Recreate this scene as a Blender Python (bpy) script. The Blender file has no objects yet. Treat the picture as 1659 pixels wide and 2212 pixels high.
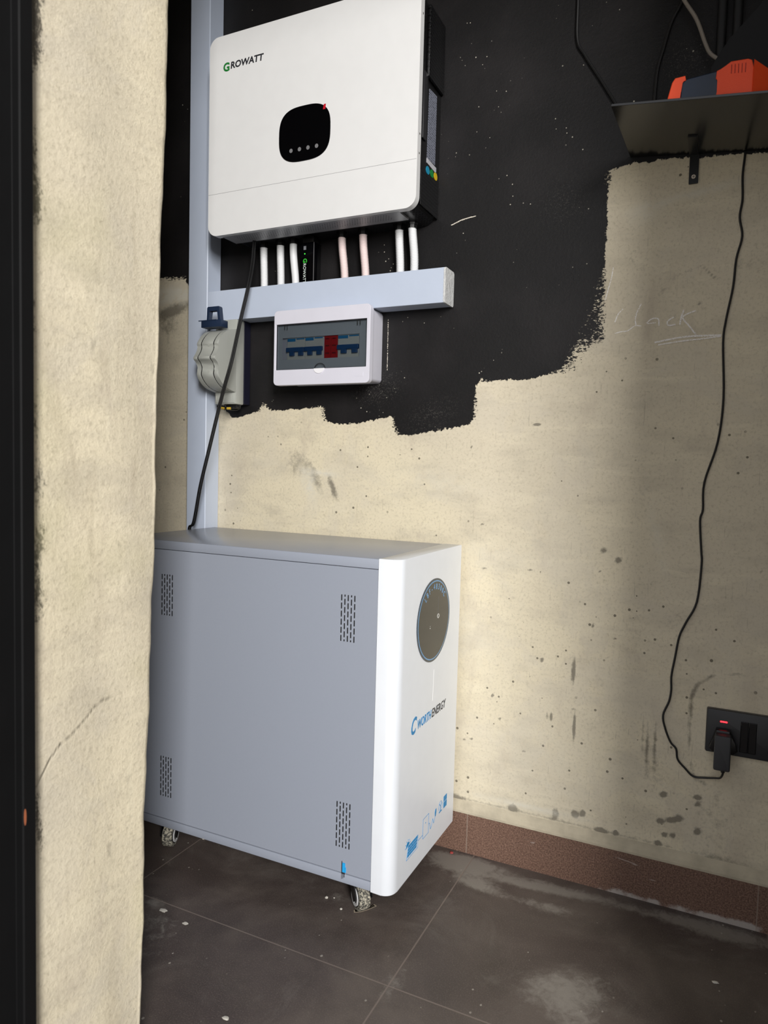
import bpy, bmesh, math, random
import numpy as np
from mathutils import Vector, Matrix
random.seed(7); np.random.seed(7)
PI = math.pi
SC = bpy.context.scene
COL = SC.collection

# ---------------------------------------------------------------- camera
W = 1.5442                      # distance of the back wall from the camera, metres
R3 = [[0.90168, 0.43162, 0.02607], [0.04981, -0.04380, -0.99780], [-0.42953, 0.90099, -0.06099]]
cam = bpy.data.cameras.new('camera'); camo = bpy.data.objects.new('camera', cam); COL.objects.link(camo)
cam.sensor_fit = 'VERTICAL'; cam.sensor_height = 36.0; cam.lens = 36.0 * 1529.0 / 2212.0
cam.clip_start = 0.02
cam.dof.use_dof = True; cam.dof.focus_distance = 1.65; cam.dof.aperture_fstop = 7.0
right = Vector(R3[0]); down = Vector(R3[1]); fwd = Vector(R3[2])
m = Matrix((right, -down, -fwd)).transposed().to_4x4(); m.translation = (0, 0, 0.89)
camo.matrix_world = m
SC.camera = camo

# ---------------------------------------------------------------- light
SC.view_settings.view_transform = 'Standard'; SC.view_settings.look = 'None'
SC.view_settings.exposure = 0.0; SC.view_settings.gamma = 1.0
SC.view_settings.use_curve_mapping = False
wd = bpy.data.worlds.new('sky'); SC.world = wd; wd.use_nodes = True
bg = wd.node_tree.nodes['Background']; bg.inputs[0].default_value = (0.94, 0.95, 1.0, 1); bg.inputs[1].default_value = 0.76
AZ, EL, DIST = math.radians(35), math.radians(17), 5.0
ld = bpy.data.lights.new('daylight', 'AREA'); lo = bpy.data.objects.new('daylight', ld); COL.objects.link(lo)
ld.shape = 'RECTANGLE'; ld.size = 0.95; ld.size_y = 2.0; ld.energy = 372; ld.color = (1.0, 0.98, 0.95)
tgt = Vector((-0.2, 0.76, 0.9))
ldir = Vector((math.sin(AZ) * math.cos(EL), -math.cos(AZ) * math.cos(EL), math.sin(EL)))
lo.location = tgt + ldir * DIST
lo.rotation_euler = (-ldir).to_track_quat('-Z', 'Y').to_euler()

# ---------------------------------------------------------------- helpers
def lin(c):
    return tuple((x / 255 / 12.92 if x <= 10 else ((x / 255 + 0.055) / 1.055) ** 2.4) for x in c) + (1,)

def mat(name, rgb, rough=0.5, metal=0.0, spec=0.5, noise=0.0, nscale=30, bump=0.0, bscale=300, coat=0.0):
    M = bpy.data.materials.new(name); M.use_nodes = True
    nt = M.node_tree; b = nt.nodes['Principled BSDF']
    b.inputs['Base Color'].default_value = lin(rgb); b.inputs['Roughness'].default_value = rough
    b.inputs['Metallic'].default_value = metal; b.inputs['Specular IOR Level'].default_value = spec
    b.inputs['Coat Weight'].default_value = coat
    tc = nt.nodes.new('ShaderNodeTexCoord')
    n = nt.nodes.new('ShaderNodeTexNoise'); n.inputs['Scale'].default_value = nscale; n.inputs['Detail'].default_value = 5
    nt.links.new(tc.outputs['Object'], n.inputs['Vector'])
    mx = nt.nodes.new('ShaderNodeMix'); mx.data_type = 'RGBA'
    c = lin(rgb)
    k = noise if noise else 0.03
    mx.inputs['A'].default_value = tuple(x * (1 - k) for x in c[:3]) + (1,)
    mx.inputs['B'].default_value = tuple(min(1, x * (1 + k)) for x in c[:3]) + (1,)
    nt.links.new(n.outputs['Fac'], mx.inputs['Factor']); nt.links.new(mx.outputs['Result'], b.inputs['Base Color'])
    if bump:
        n2 = nt.nodes.new('ShaderNodeTexNoise'); n2.inputs['Scale'].default_value = bscale
        nt.links.new(tc.outputs['Object'], n2.inputs['Vector'])
        bp = nt.nodes.new('ShaderNodeBump'); bp.inputs['Strength'].default_value = bump; bp.inputs['Distance'].default_value = 0.001
        nt.links.new(n2.outputs['Fac'], bp.inputs['Height']); nt.links.new(bp.outputs['Normal'], b.inputs['Normal'])
    return M

class NT:
    """small node graph writer"""
    def __init__(s, name):
        s.m = bpy.data.materials.new(name); s.m.use_nodes = True; s.t = s.m.node_tree
        s.b = s.t.nodes['Principled BSDF']
        s.co = s.t.nodes.new('ShaderNodeTexCoord').outputs['Object']
    def put(s, sock, v):
        if isinstance(v, bpy.types.NodeSocket): s.t.links.new(v, sock)
        elif v is not None: sock.default_value = v
    def math(s, op, a, b=None, c=None, clamp=False):
        n = s.t.nodes.new('ShaderNodeMath'); n.operation = op; n.use_clamp = clamp
        s.put(n.inputs[0], a); s.put(n.inputs[1], b); s.put(n.inputs[2], c); return n.outputs[0]
    def vec(s, scale=(1, 1, 1), rot=(0, 0, 0), src=None):
        n = s.t.nodes.new('ShaderNodeMapping'); n.inputs['Scale'].default_value = scale; n.inputs['Rotation'].default_value = rot
        s.put(n.inputs['Vector'], src or s.co); return n.outputs[0]
    def noise(s, scale, detail=4, rough=0.55, v=None, dist=0.0):
        n = s.t.nodes.new('ShaderNodeTexNoise'); n.inputs['Scale'].default_value = scale
        n.inputs['Detail'].default_value = detail; n.inputs['Roughness'].default_value = rough; n.inputs['Distortion'].default_value = dist
        s.put(n.inputs['Vector'], v or s.co); return n.outputs['Fac']
    def voro(s, scale, v=None, feat='F1', rnd=1.0):
        n = s.t.nodes.new('ShaderNodeTexVoronoi'); n.feature = feat; n.inputs['Scale'].default_value = scale
        n.inputs['Randomness'].default_value = rnd
        s.put(n.inputs['Vector'], v or s.co); return n
    def attr(s, name):
        n = s.t.nodes.new('ShaderNodeAttribute'); n.attribute_name = name; return n.outputs['Fac']
    def ramp(s, f, lo, hi, a=0.0, b=1.0, smooth=True):
        n = s.t.nodes.new('ShaderNodeMapRange'); n.interpolation_type = 'SMOOTHSTEP' if smooth else 'LINEAR'
        s.put(n.inputs['Value'], f); n.inputs['From Min'].default_value = lo; n.inputs['From Max'].default_value = hi
        n.inputs['To Min'].default_value = a; n.inputs['To Max'].default_value = b; return n.outputs['Result']
    def mix(s, f, a, b):
        n = s.t.nodes.new('ShaderNodeMix'); n.data_type = 'RGBA'
        s.put(n.inputs['Factor'], f); s.put(n.inputs['A'], lin(a) if isinstance(a, tuple) else a)
        s.put(n.inputs['B'], lin(b) if isinstance(b, tuple) else b); return n.outputs['Result']
    def sep(s):
        n = s.t.nodes.new('ShaderNodeSeparateXYZ'); s.put(n.inputs[0], s.co); return n.outputs
    def bump(s, h, strength, dist=0.001, nrm=None):
        n = s.t.nodes.new('ShaderNodeBump'); n.inputs['Strength'].default_value = strength; n.inputs['Distance'].default_value = dist
        s.put(n.inputs['Height'], h)
        if nrm is not None: s.put(n.inputs['Normal'], nrm)
        return n.outputs[0]
    def out(s, col=None, rough=None, nrm=None, metal=None, spec=None):
        s.put(s.b.inputs['Base Color'], col); s.put(s.b.inputs['Roughness'], rough); s.put(s.b.inputs['Normal'], nrm)
        s.put(s.b.inputs['Metallic'], metal); s.put(s.b.inputs['Specular IOR Level'], spec); return s.m

def link(name, bm, material, parent=None, smooth=False, angle=35):
    me = bpy.data.meshes.new(name); bmesh.ops.recalc_face_normals(bm, faces=bm.faces); bm.to_mesh(me); bm.free()
    me.materials.append(material)
    if smooth:
        me.polygons.foreach_set('use_smooth', [True] * len(me.polygons))
        me.set_sharp_from_angle(angle=math.radians(angle))
    o = bpy.data.objects.new(name, me); COL.objects.link(o)
    if parent: attach(o, parent)
    return o

def world_loc(p):
    v = Vector(p.location)
    while p.parent: p = p.parent; v += Vector(p.location) if p.type == 'EMPTY' and p.parent else Vector(p.location)
    return v

def attach(o, parent):
    o.parent = parent
    root = parent
    while root.parent: root = root.parent
    if parent is root: o.matrix_parent_inverse = Matrix.Translation(-Vector(root.location))
    # deeper parents are mesh parts whose own matrix is already world-identity

def tag(o, label=None, cat=None, group=None, kind=None):
    if label: o['label'] = label
    if cat: o['category'] = cat
    if group: o['group'] = group
    if kind: o['kind'] = kind
    return o

def thing(name, loc, label, cat, group=None):
    o = bpy.data.objects.new(name, None); COL.objects.link(o); o.location = loc; o.empty_display_size = 0.02
    return tag(o, label, cat, group)

def box(bm, x0, x1, y0, y1, z0, z1, bev=0.0, seg=2):
    r = bmesh.ops.create_cube(bm, size=1.0)
    vs = r['verts']
    for v in vs:
        v.co = ((x0 + x1) / 2 + v.co.x * (x1 - x0), (y0 + y1) / 2 + v.co.y * (y1 - y0), (z0 + z1) / 2 + v.co.z * (z1 - z0))
    if bev:
        es = list({e for v in vs for e in v.link_edges})
        bmesh.ops.bevel(bm, geom=es, offset=bev, segments=seg, affect='EDGES', profile=0.5)
    return bm

def nb(): return bmesh.new()

def prism(bm, pts, n0, n1, plane='xz', bev=0.0, seg=2, ends=(True, True)):
    """outline extruded along the third axis"""
    def mk(p, n):
        return {'xz': (p[0], n, p[1]), 'yz': (n, p[0], p[1]), 'xy': (p[0], p[1], n)}[plane]
    a = [bm.verts.new(mk(p, n0)) for p in pts]; b = [bm.verts.new(mk(p, n1)) for p in pts]
    f0 = bm.faces.new(a); f1 = bm.faces.new(b[::-1]); k = len(pts)
    for i in range(k): bm.faces.new((a[i], b[i], b[(i + 1) % k], a[(i + 1) % k]))
    if bev:
        es = []
        if ends[0]: es += list(f0.edges)
        if ends[1]: es += list(f1.edges)
        bmesh.ops.bevel(bm, geom=es, offset=bev, segments=seg, affect='EDGES', profile=0.5)
    return bm

def rrect(x0, x1, z0, z1, r, n=8, rs=None):
    rs = rs or (r, r, r, r); out = []
    for (cx, cz, a0, rr) in ((x1, z1, 0, rs[0]), (x0, z1, 90, rs[1]), (x0, z0, 180, rs[2]), (x1, z0, 270, rs[3])):
        sx = -1 if cx == x1 else 1; sz = -1 if cz == z1 else 1
        for i in range(n + 1):
            a = math.radians(a0 + 90 * i / n)
            out.append((cx + sx * rr + rr * math.cos(a), cz + sz * rr + rr * math.sin(a)))
    return out

def spline(pts, n=8):
    P = [Vector(p) for p in pts]; P = [2 * P[0] - P[1]] + P + [2 * P[-1] - P[-2]]; out = []
    for i in range(1, len(P) - 2):
        for k in range(n):
            t = k / n
            out.append(0.5 * ((2 * P[i]) + (-P[i - 1] + P[i + 1]) * t + (2 * P[i - 1] - 5 * P[i] + 4 * P[i + 1] - P[i + 2]) * t * t
                              + (-P[i - 1] + 3 * P[i] - 3 * P[i + 1] + P[i + 2]) * t ** 3))
    out.append(P[-2]); return out

def tube(bm, pts, rad, seg=10, caps=True):
    rings = []; pts = [Vector(p) for p in pts]
    nrm = Vector((0, 1, 0))
    for i, p in enumerate(pts):
        d = (pts[min(i + 1, len(pts) - 1)] - pts[max(i - 1, 0)]).normalized()
        s = d.cross(nrm)
        if s.length < 1e-4: s = d.cross(Vector((1, 0, 0)))
        s.normalize(); u = s.cross(d).normalized()
        r = rad(i) if callable(rad) else rad
        rings.append([bm.verts.new(p + r * (math.cos(2 * PI * k / seg) * s + math.sin(2 * PI * k / seg) * u)) for k in range(seg)])
    for a, b in zip(rings, rings[1:]):
        for k in range(seg): bm.faces.new((a[k], a[(k + 1) % seg], b[(k + 1) % seg], b[k]))
    if caps: bm.faces.new(rings[0][::-1]); bm.faces.new(rings[-1])
    return bm

def disc(bm, c, r, n, axis, depth, rz=None):
    """round plate centred on c facing axis ('y' faces -y, 'x' faces +x)"""
    rz = rz or r
    pts = [(r * math.cos(2 * PI * k / n), rz * math.sin(2 * PI * k / n)) for k in range(n)]
    if axis == 'y': prism(bm, [(c[0] + p[0], c[2] + p[1]) for p in pts], c[1] - depth, c[1], 'xz')
    else: prism(bm, [(c[1] + p[0], c[2] + p[1]) for p in pts], c[0], c[0] + depth, 'yz')
    return bm

def text_bm(bm, s, size, origin, rv, uv, xs=1.0, shear=0.0, bold=0.0, depth=0.0003, align='LEFT', ang=0.0):
    cu = bpy.data.curves.new('t', 'FONT'); cu.body = s; cu.size = size; cu.extrude = depth; cu.offset = bold; cu.align_x = align
    cu.resolution_u = 3
    o = bpy.data.objects.new('t', cu); COL.objects.link(o)
    dg = bpy.context.evaluated_depsgraph_get(); me = bpy.data.meshes.new_from_object(o.evaluated_get(dg))
    rv = Vector(rv); uv = Vector(uv); nv = rv.cross(uv); origin = Vector(origin)
    for v in me.vertices:
        x, y, z = v.co; x = x * xs + shear * y
        c, sn = math.cos(ang), math.sin(ang); x, y = x * c - y * sn, x * sn + y * c
        v.co = origin + rv * x + uv * y + nv * z
    tmp = nb(); tmp.from_mesh(me); me2 = bpy.data.meshes.new('t2'); tmp.to_mesh(me2); tmp.free()
    bm.from_mesh(me2)
    bpy.data.objects.remove(o); bpy.data.curves.remove(cu); bpy.data.meshes.remove(me); bpy.data.meshes.remove(me2)
    return bm

def ribbon(bm, pts, wid, y, dep=0.0004, plane='xz'):
    """flat painted line along pts"""
    for (a, b) in zip(pts, pts[1:]):
        a = Vector(a); b = Vector(b); d = (b - a)
        if d.length < 1e-6: continue
        n = Vector((-d.y, d.x)).normalized() * wid / 2; e = d.normalized() * wid * 0.2
        prism(bm, [a - n - e, b - n + e, b + n + e, a + n - e], y, y + dep, plane)
    return bm

def grid_obj(name, ax, u0, u1, v0, v1, step, const, material, fn):
    """dense flat surface with float attributes; fn(u,v)-> dict"""
    nu = int(round((u1 - u0) / step)) + 1; nv = int(round((v1 - v0) / step)) + 1
    U, V = np.meshgrid(np.linspace(u0, u1, nu), np.linspace(v0, v1, nv)); U = U.ravel(); V = V.ravel()
    d = fn(U, V); C = np.full_like(U, const) + d.pop('off', 0)
    co = {'xz': np.stack([U, C, V], 1), 'xy': np.stack([U, V, C], 1), 'yz': np.stack([C, U, V], 1)}[ax]
    i = np.arange(nu * nv).reshape(nv, nu)
    q = np.stack([i[:-1, :-1], i[:-1, 1:], i[1:, 1:], i[1:, :-1]], -1).reshape(-1, 4)
    me = bpy.data.meshes.new(name); me.vertices.add(len(U)); me.vertices.foreach_set('co', co.ravel().astype(np.float32))
    me.loops.add(q.size); me.loops.foreach_set('vertex_index', q.ravel().astype(np.int32))
    me.polygons.add(len(q)); me.polygons.foreach_set('loop_start', np.arange(0, q.size, 4, dtype=np.int32))
    me.polygons.foreach_set('loop_total', np.full(len(q), 4, dtype=np.int32))
    me.update(calc_edges=True); me.validate()
    me.polygons.foreach_set('use_smooth', [True] * len(me.polygons))
    for k, a in d.items():
        at = me.attributes.new(k, 'FLOAT', 'POINT'); at.data.foreach_set('value', a.astype(np.float32))
    me.materials.append(material)
    o = bpy.data.objects.new(name, me); COL.objects.link(o); o['kind'] = 'structure'
    return o

def sdf(U, V, poly):
    P = np.array(poly); D = np.full(U.shape, 1e9); inside = np.zeros(U.shape, bool)
    for (ax, ay), (bx, by) in zip(P, np.roll(P, -1, 0)):
        ex, ey = bx - ax, by - ay; t = np.clip(((U - ax) * ex + (V - ay) * ey) / (ex * ex + ey * ey + 1e-12), 0, 1)
        D = np.minimum(D, np.hypot(U - ax - t * ex, V - ay - t * ey))
        c = ((ay > V) != (by > V)) & (U < (bx - ax) * (V - ay) / (by - ay + 1e-15) + ax); inside ^= c
    return np.where(inside, D, -D)

def blobs(U, V, L):
    r = np.zeros_like(U)
    for x, z, rx, rz, s, rot in L:
        c, sn = math.cos(rot), math.sin(rot); du = U - x; dv = V - z
        r += s * np.exp(-((du * c + dv * sn) / rx) ** 2 - ((-du * sn + dv * c) / rz) ** 2)
    return r

# ---------------------------------------------------------------- plaster / paint materials
def plaster(name, painted=False, smear=False):
    g = NT(name); s = g.sep()
    big = g.noise(2.2, 3); med = g.noise(9, 5, 0.6, g.vec((1, 1, 2.2))); fine = g.noise(160, 4, 0.7)
    trow = g.noise(7, 4, 0.6, g.vec((1.0, 1.0, 4.5), (0, 0.25, 0)), 0.6)
    c = g.mix(g.ramp(big, 0.35, 0.65), (222, 211, 184), (210, 200, 178))
    c = g.mix(g.ramp(med, 0.45, 0.75, 0, 0.55), c, (188, 179, 160))
    c = g.mix(g.ramp(trow, 0.52, 0.70, 0, 0.35), c, (230, 220, 194))
    c = g.mix(g.ramp(fine, 0.48, 0.72, 0, 0.42), c, (158, 148, 126))
    sg_ = g.noise(5, 6, 0.7, g.vec((2.2, 2.2, 0.7), (0, 0.1, 0)), 0.4); c = g.mix(g.ramp(sg_, 0.52, 0.72, 0, 0.5), c, (186, 174, 156))
    sg2 = g.noise(3.3, 5, 0.65, g.vec((1.4, 1.4, 1.4), (0.3, 0.1, 0)), 0.8); c = g.mix(g.ramp(sg2, 0.50, 0.60, 0, 0.28), c, (202, 194, 178))
    # small dark spatter, thicker towards the floor where mud splashed up
    vo = g.voro(38); dots = g.math('LESS_THAN', vo.outputs['Distance'], g.math('MULTIPLY', vo.outputs['Color'], 0.16))
    gate = g.ramp(g.math('SUBTRACT', g.noise(5, 2), g.math('MULTIPLY', s[2], 0.16)), 0.36, 0.44)
    c = g.mix(g.math('MULTIPLY', g.math('MULTIPLY', dots, gate), 0.85 if painted else 0.0), c, (95, 88, 74))
    scr = g.noise(30, 2, 0.5, g.vec((9, 1, 0.7), (0, -0.08, 0)))
    c = g.mix(g.math('MULTIPLY', g.ramp(scr, 0.70, 0.76), 0.25), c, (110, 104, 92))
    rough = 0.75
    h = g.math('ADD', g.math('MULTIPLY', fine, 0.5), g.math('MULTIPLY', med, 0.9))
    if painted:
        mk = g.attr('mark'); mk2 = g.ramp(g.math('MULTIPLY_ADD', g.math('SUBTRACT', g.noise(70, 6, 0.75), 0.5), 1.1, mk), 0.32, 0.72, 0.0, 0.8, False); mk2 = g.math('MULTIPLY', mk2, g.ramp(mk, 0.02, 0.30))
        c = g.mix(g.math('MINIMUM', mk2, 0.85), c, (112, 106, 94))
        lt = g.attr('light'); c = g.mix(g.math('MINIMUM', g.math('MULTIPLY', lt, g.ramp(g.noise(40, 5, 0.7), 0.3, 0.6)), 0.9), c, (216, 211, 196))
        sd = g.attr('paint'); fz = g.attr('fuzz')
        e1 = g.math('SUBTRACT', g.noise(95, 5, 0.7, g.vec((1.0, 1, 0.55))), 0.5)
        e2 = g.math('SUBTRACT', g.noise(210, 4, 0.75, g.vec((0.7, 1, 1.3))), 0.5)
        amp = g.math('ADD', g.math('MULTIPLY', e1, 0.022), g.math('MULTIPLY', e2, g.math('MULTIPLY_ADD', fz, 0.22, 0.008)))
        mask = g.ramp(g.math('ADD', sd, amp), -0.0005, 0.0005)
        vs = g.voro(75); sp = g.math('LESS_THAN', vs.outputs['Distance'], g.math('MULTIPLY', vs.outputs['Color'], 0.14))
        sg = g.math('MULTIPLY', sp, g.ramp(g.noise(9, 4, 0.7), 0.55, 0.62))
        blk = g.mix(g.ramp(g.noise(6, 4), 0.4, 0.75), (23, 22, 23), (33, 31, 32))
        dst = g.attr('dust'); ds = g.math('MULTIPLY', g.math('MULTIPLY', dst, g.ramp(g.noise(420, 2), 0.56, 0.66)), 0.28)
        blk = g.mix(ds, blk, (150, 146, 138))
        blk = g.mix(g.math('MULTIPLY', sg, 0.85), blk, (190, 184, 170))
        c = g.mix(mask, c, blk)
        rough = g.ramp(mask, 0, 1, 0.78, 0.5)
        h = g.math('ADD', h, g.math('MULTIPLY', mask, -0.25))
    if smear:
        sm = g.attr('smear'); e = g.noise(170, 7, 0.8, g.vec((1, 1.3, 0.7)))
        c = g.mix(g.math('MULTIPLY', g.ramp(g.math('ADD', sm, g.math('MULTIPLY', g.math('SUBTRACT', e, 0.5), 2.6)), 0.62, 1.05), 0.85), c, (34, 32, 30))
        ck = g.attr('crack'); c = g.mix(g.math('MULTIPLY', ck, 0.55), c, (95, 88, 74))
        gn = g.noise(3.5, 3); c = g.mix(g.ramp(gn, 0.5, 0.7, 0, 0.4), c, (188, 182, 142))
        vs_ = g.noise(14, 5, 0.7, g.vec((1, 1, 0.22)), 0.5); c = g.mix(g.ramp(vs_, 0.55, 0.75, 0, 0.4), c, (178, 166, 142)); c = g.mix(g.ramp(vs_, 0.45, 0.25, 0, 0.35), c, (232, 224, 200))
        h = g.math('ADD', g.math('SUBTRACT', g.math('MULTIPLY', h, 1.3), ck), g.math('MULTIPLY', g.noise(110, 6, 0.8), 0.8))
    return g.out(c, rough, g.bump(h, 0.35 if painted else 0.62, 0.0026), spec=0.3)

M_wall = plaster('painted_plaster', painted=True)
M_jamb = plaster('jamb_plaster', smear=True)
M_plain = plaster('plain_plaster')
M_cement = mat('cement_fillet', (188, 178, 156), 0.85, noise=0.30, nscale=38, bump=0.8, bscale=160)

# floor tiles
g = NT('dark_floor_tile'); s = g.sep()
def fr(a, o):
    f = g.math('FRACT', g.math('DIVIDE', g.math('ADD', a, o), 0.6)); return g.math('ABSOLUTE', g.math('SUBTRACT', f, 0.5))
gx = g.math('MAXIMUM', fr(s[0], 0.477 + 6.0), fr(s[1], -1.067 + 6.0))
wob = g.math('MULTIPLY', g.math('SUBTRACT', g.noise(40, 3), 0.5), 0.0012)
grout = g.ramp(g.math('ADD', gx, wob), 0.4968, 0.4984)
cloud = g.noise(3.5, 6, 0.62, None, 0.5)
c = g.mix(g.ramp(cloud, 0.35, 0.68), (72, 63, 60), (98, 89, 83))
c = g.mix(g.ramp(g.noise(11, 5, 0.65), 0.45, 0.75, 0, 0.5), c, (60, 54, 50))
gr = g.noise(420, 3, 0.8); c = g.mix(g.ramp(gr, 0.50, 0.70, 0, 0.5), c, (128, 116, 108))
c = g.mix(g.ramp(g.noise(5, 7, 0.72, None, 1.2), 0.52, 0.72, 0, 0.35), c, (122, 116, 110))
du = g.attr('dirt'); dn = g.noise(42, 8, 0.78, None, 0.5)
c = g.mix(g.math('MULTIPLY', g.ramp(g.math('ADD', du, g.math('MULTIPLY', g.math('SUBTRACT', dn, 0.5), 1.3)), 0.35, 0.85), 0.62), c, (150, 145, 137))
vo = g.voro(44, g.vec((1, 0.8, 1))); spk = g.math('LESS_THAN', vo.outputs['Distance'], g.math('MULTIPLY', vo.outputs['Color'], 0.11))
spg = g.ramp(g.noise(6, 4, 0.7), 0.46, 0.54)
c = g.mix(g.math('MULTIPLY', g.math('MULTIPLY', spk, spg), 0.65), c, (178, 172, 162))
c = g.mix(g.math('MULTIPLY', grout, 0.75), c, (128, 116, 108))
M_floor = g.out(c, g.ramp(cloud, 0.3, 0.7, 0.42, 0.62), g.bump(g.math('SUBTRACT', g.math('MULTIPLY', gr, 0.5), grout), 0.25, 0.001), spec=0.45)

g = NT('brown_skirting_tile'); s = g.sep()
gr = g.noise(330, 3, 0.8); c = g.mix(g.ramp(gr, 0.35, 0.7), (86, 64, 54), (146, 116, 100))
lj = g.ramp(g.math('ABSOLUTE', g.math('SUBTRACT', g.math('FRACT', g.math('DIVIDE', g.math('ADD', s[0], 0.497 + 6), 0.6)), 0.5)), 0.4973, 0.4986)
wh = g.noise(16, 6, 0.7, g.vec((0.5, 1, 3.0), (0, 0.12, 0)), 0.8)
c = g.mix(g.ramp(wh, 0.66, 0.76, 0, 0.75), c, (190, 178, 170))
low = g.math('MULTIPLY', g.math('MULTIPLY', g.ramp(g.noise(9, 3), .38, .6, .45, 1.0), g.ramp(s[2], 0.0, 0.030, .85, 0)), g.ramp(s[0], -0.45, -0.05, 0.0, 1.0))
c = g.mix(g.math('MULTIPLY', g.ramp(g.math('ADD', low, g.noise(22, 7, 0.75)), 0.95, 1.2), 0.7), c, (196, 190, 184))
c = g.mix(g.math('MULTIPLY', lj, 0.6), c, (150, 136, 124))
M_skirt = g.out(c, 0.42, g.bump(gr, 0.15, 0.001), spec=0.45)

M_duct = mat('trunking_plastic', (192, 202, 220), 0.42, spec=0.45)
M_white = mat('white_enamel', (229, 229, 229), 0.38, spec=0.5)
M_wplas = mat('white_plastic', (218, 217, 228), 0.35, spec=0.5)
M_grey = mat('grey_powder_coat', (151, 157, 170), 0.27, spec=0.55, noise=0.02, nscale=200, bump=0.05, bscale=900)
M_black = mat('black_plastic', (14, 14, 15), 0.32)
M_gloss = mat('gloss_black', (3, 3, 5), 0.12, spec=0.3)
M_matte = mat('matte_black', (22, 22, 24), 0.6)
M_seam = mat('dark_seam', (40, 41, 46), 0.7)
M_iron = mat('black_painted_steel', (9, 9, 10), 0.7, spec=0.2, noise=0.4, nscale=14, bump=0.3, bscale=60)
M_dot = mat('button_grey', (120, 120, 122), 0.5)
M_green = mat('logo_green', (30, 120, 50), 0.5)
M_ink = mat('logo_black', (38, 38, 44), 0.5)
M_blue = mat('print_blue', (30, 135, 195), 0.5)
M_lblue = mat('pale_blue_print', (120, 168, 212), 0.45)
M_red = mat('red_plastic', (190, 20, 38), 0.45)
M_brkred = mat('breaker_red', (200, 16, 32), 0.45)
M_orange = mat('orange_plastic', (255, 84, 38), 0.5, bump=0.3, bscale=900)
M_navy = mat('navy_plastic', (10, 32, 56), 0.35)
M_navy2 = mat('deep_navy_plastic', (12, 12, 34), 0.5)
M_navy3 = mat('handle_navy', (30, 44, 68), 0.4)
M_switch = mat('grey_switch_cover', (172, 174, 168), 0.38)
M_groove = mat('groove_black', (18, 18, 20), 0.7)
M_steel = mat('zinc_steel', (176, 174, 170), 0.3, metal=0.9)
M_silver = None
M_yellow = mat('yellow_sleeve', (205, 172, 60), 0.5)
M_label = None
M_rubber = mat('cable_rubber', (20, 20, 21), 0.45)
M_gcable = mat('grey_cable', (150, 142, 132), 0.5)
M_cream = mat('breaker_white', (224, 222, 214), 0.5)
M_bblue = mat('breaker_blue', (28, 84, 140), 0.4)
M_chalk = mat('chalk', (222, 214, 200), 0.95)
M_flake = mat('plaster_flake', (205, 200, 190), 0.9, noise=0.15)
M_pink = mat('pinkish_corrugated_pvc', (232, 214, 212), 0.4)
M_cond = mat('white_corrugated_pvc', (230, 231, 233), 0.4)

def perf(name, rgb, hole, ax, pitch, r, metal=0.0, rough=0.4, lim=None):
    """sheet with a grid of round holes; ax = the two axes of the sheet"""
    g = NT(name); s = g.sep(); k = {'x': 0, 'y': 1, 'z': 2}
    a = g.math('DIVIDE', g.math('ADD', s[k[ax[0]]], 10), pitch); b = g.math('DIVIDE', g.math('ADD', s[k[ax[1]]], 10), pitch)
    row = g.math('MULTIPLY', g.math('MODULO', g.math('FLOOR', b), 2), 0.5)
    fa = g.math('SUBTRACT', g.math('FRACT', g.math('ADD', a, row)), 0.5); fb = g.math('SUBTRACT', g.math('FRACT', b), 0.5)
    d = g.math('SQRT', g.math('ADD', g.math('POWER', fa, 2), g.math('POWER', fb, 2)))
    m_ = g.ramp(d, r * 0.85, r * 1.1, 1, 0)
    for (axis, lo_, hi_) in (lim or []):
        m_ = g.math('MULTIPLY', m_, g.math('MULTIPLY', g.math('GREATER_THAN', s[k[axis]], lo_), g.math('LESS_THAN', s[k[axis]], hi_)))
    return g.out(g.mix(m_, rgb, hole), rough, g.bump(m_, 0.5, -0.0008), metal=metal)

M_psil = perf('perforated_silver', (168, 168, 170), (40, 40, 42), 'xy', 0.0065, 0.22, 0.3, 0.4, [('y', 1.425, 1.462), ('x', -1.105, -0.69)])
M_pblk = perf('perforated_black', (26, 26, 28), (2, 2, 2), 'xy', 0.0075, 0.30, 0.0, 0.35)
M_pside = perf('perforated_black_side', (16, 16, 18), (2, 2, 2), 'yz', 0.0075, 0.30, 0.0, 0.30)

g = NT('spec_label'); s = g.sep()
rows = g.math('FRACT', g.math('MULTIPLY', s[2], 190)); rn = g.noise(500, 2, 0.6, g.vec((1, 1, 0.5)))
tx = g.math('MULTIPLY', g.math('LESS_THAN', rows, 0.5), g.math('GREATER_THAN', rn, 0.48))
M_label = g.out(g.mix(g.math('MULTIPLY', tx, 0.8), (128, 132, 146), (48, 50, 60)), 0.45)

g = NT('smoked_window'); t = g.t
gl = t.nodes.new('ShaderNodeBsdfTransparent'); gl.inputs[0].default_value = (0.62, 0.64, 0.65, 1)
gs = t.nodes.new('ShaderNodeBsdfGlossy'); gs.inputs['Roughness'].default_value = 0.08; gs.inputs[0].default_value = (0.8, 0.85, 0.9, 1)
mx = t.nodes.new('ShaderNodeMixShader'); fz = t.nodes.new('ShaderNodeFresnel'); fz.inputs[0].default_value = 1.45
t.links.new(fz.outputs[0], mx.inputs[0]); t.links.new(gl.outputs[0], mx.inputs[1]); t.links.new(gs.outputs[0], mx.inputs[2])
t.links.new(mx.outputs[0], t.nodes['Material Output'].inputs[0]); M_smoke = g.m

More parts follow.
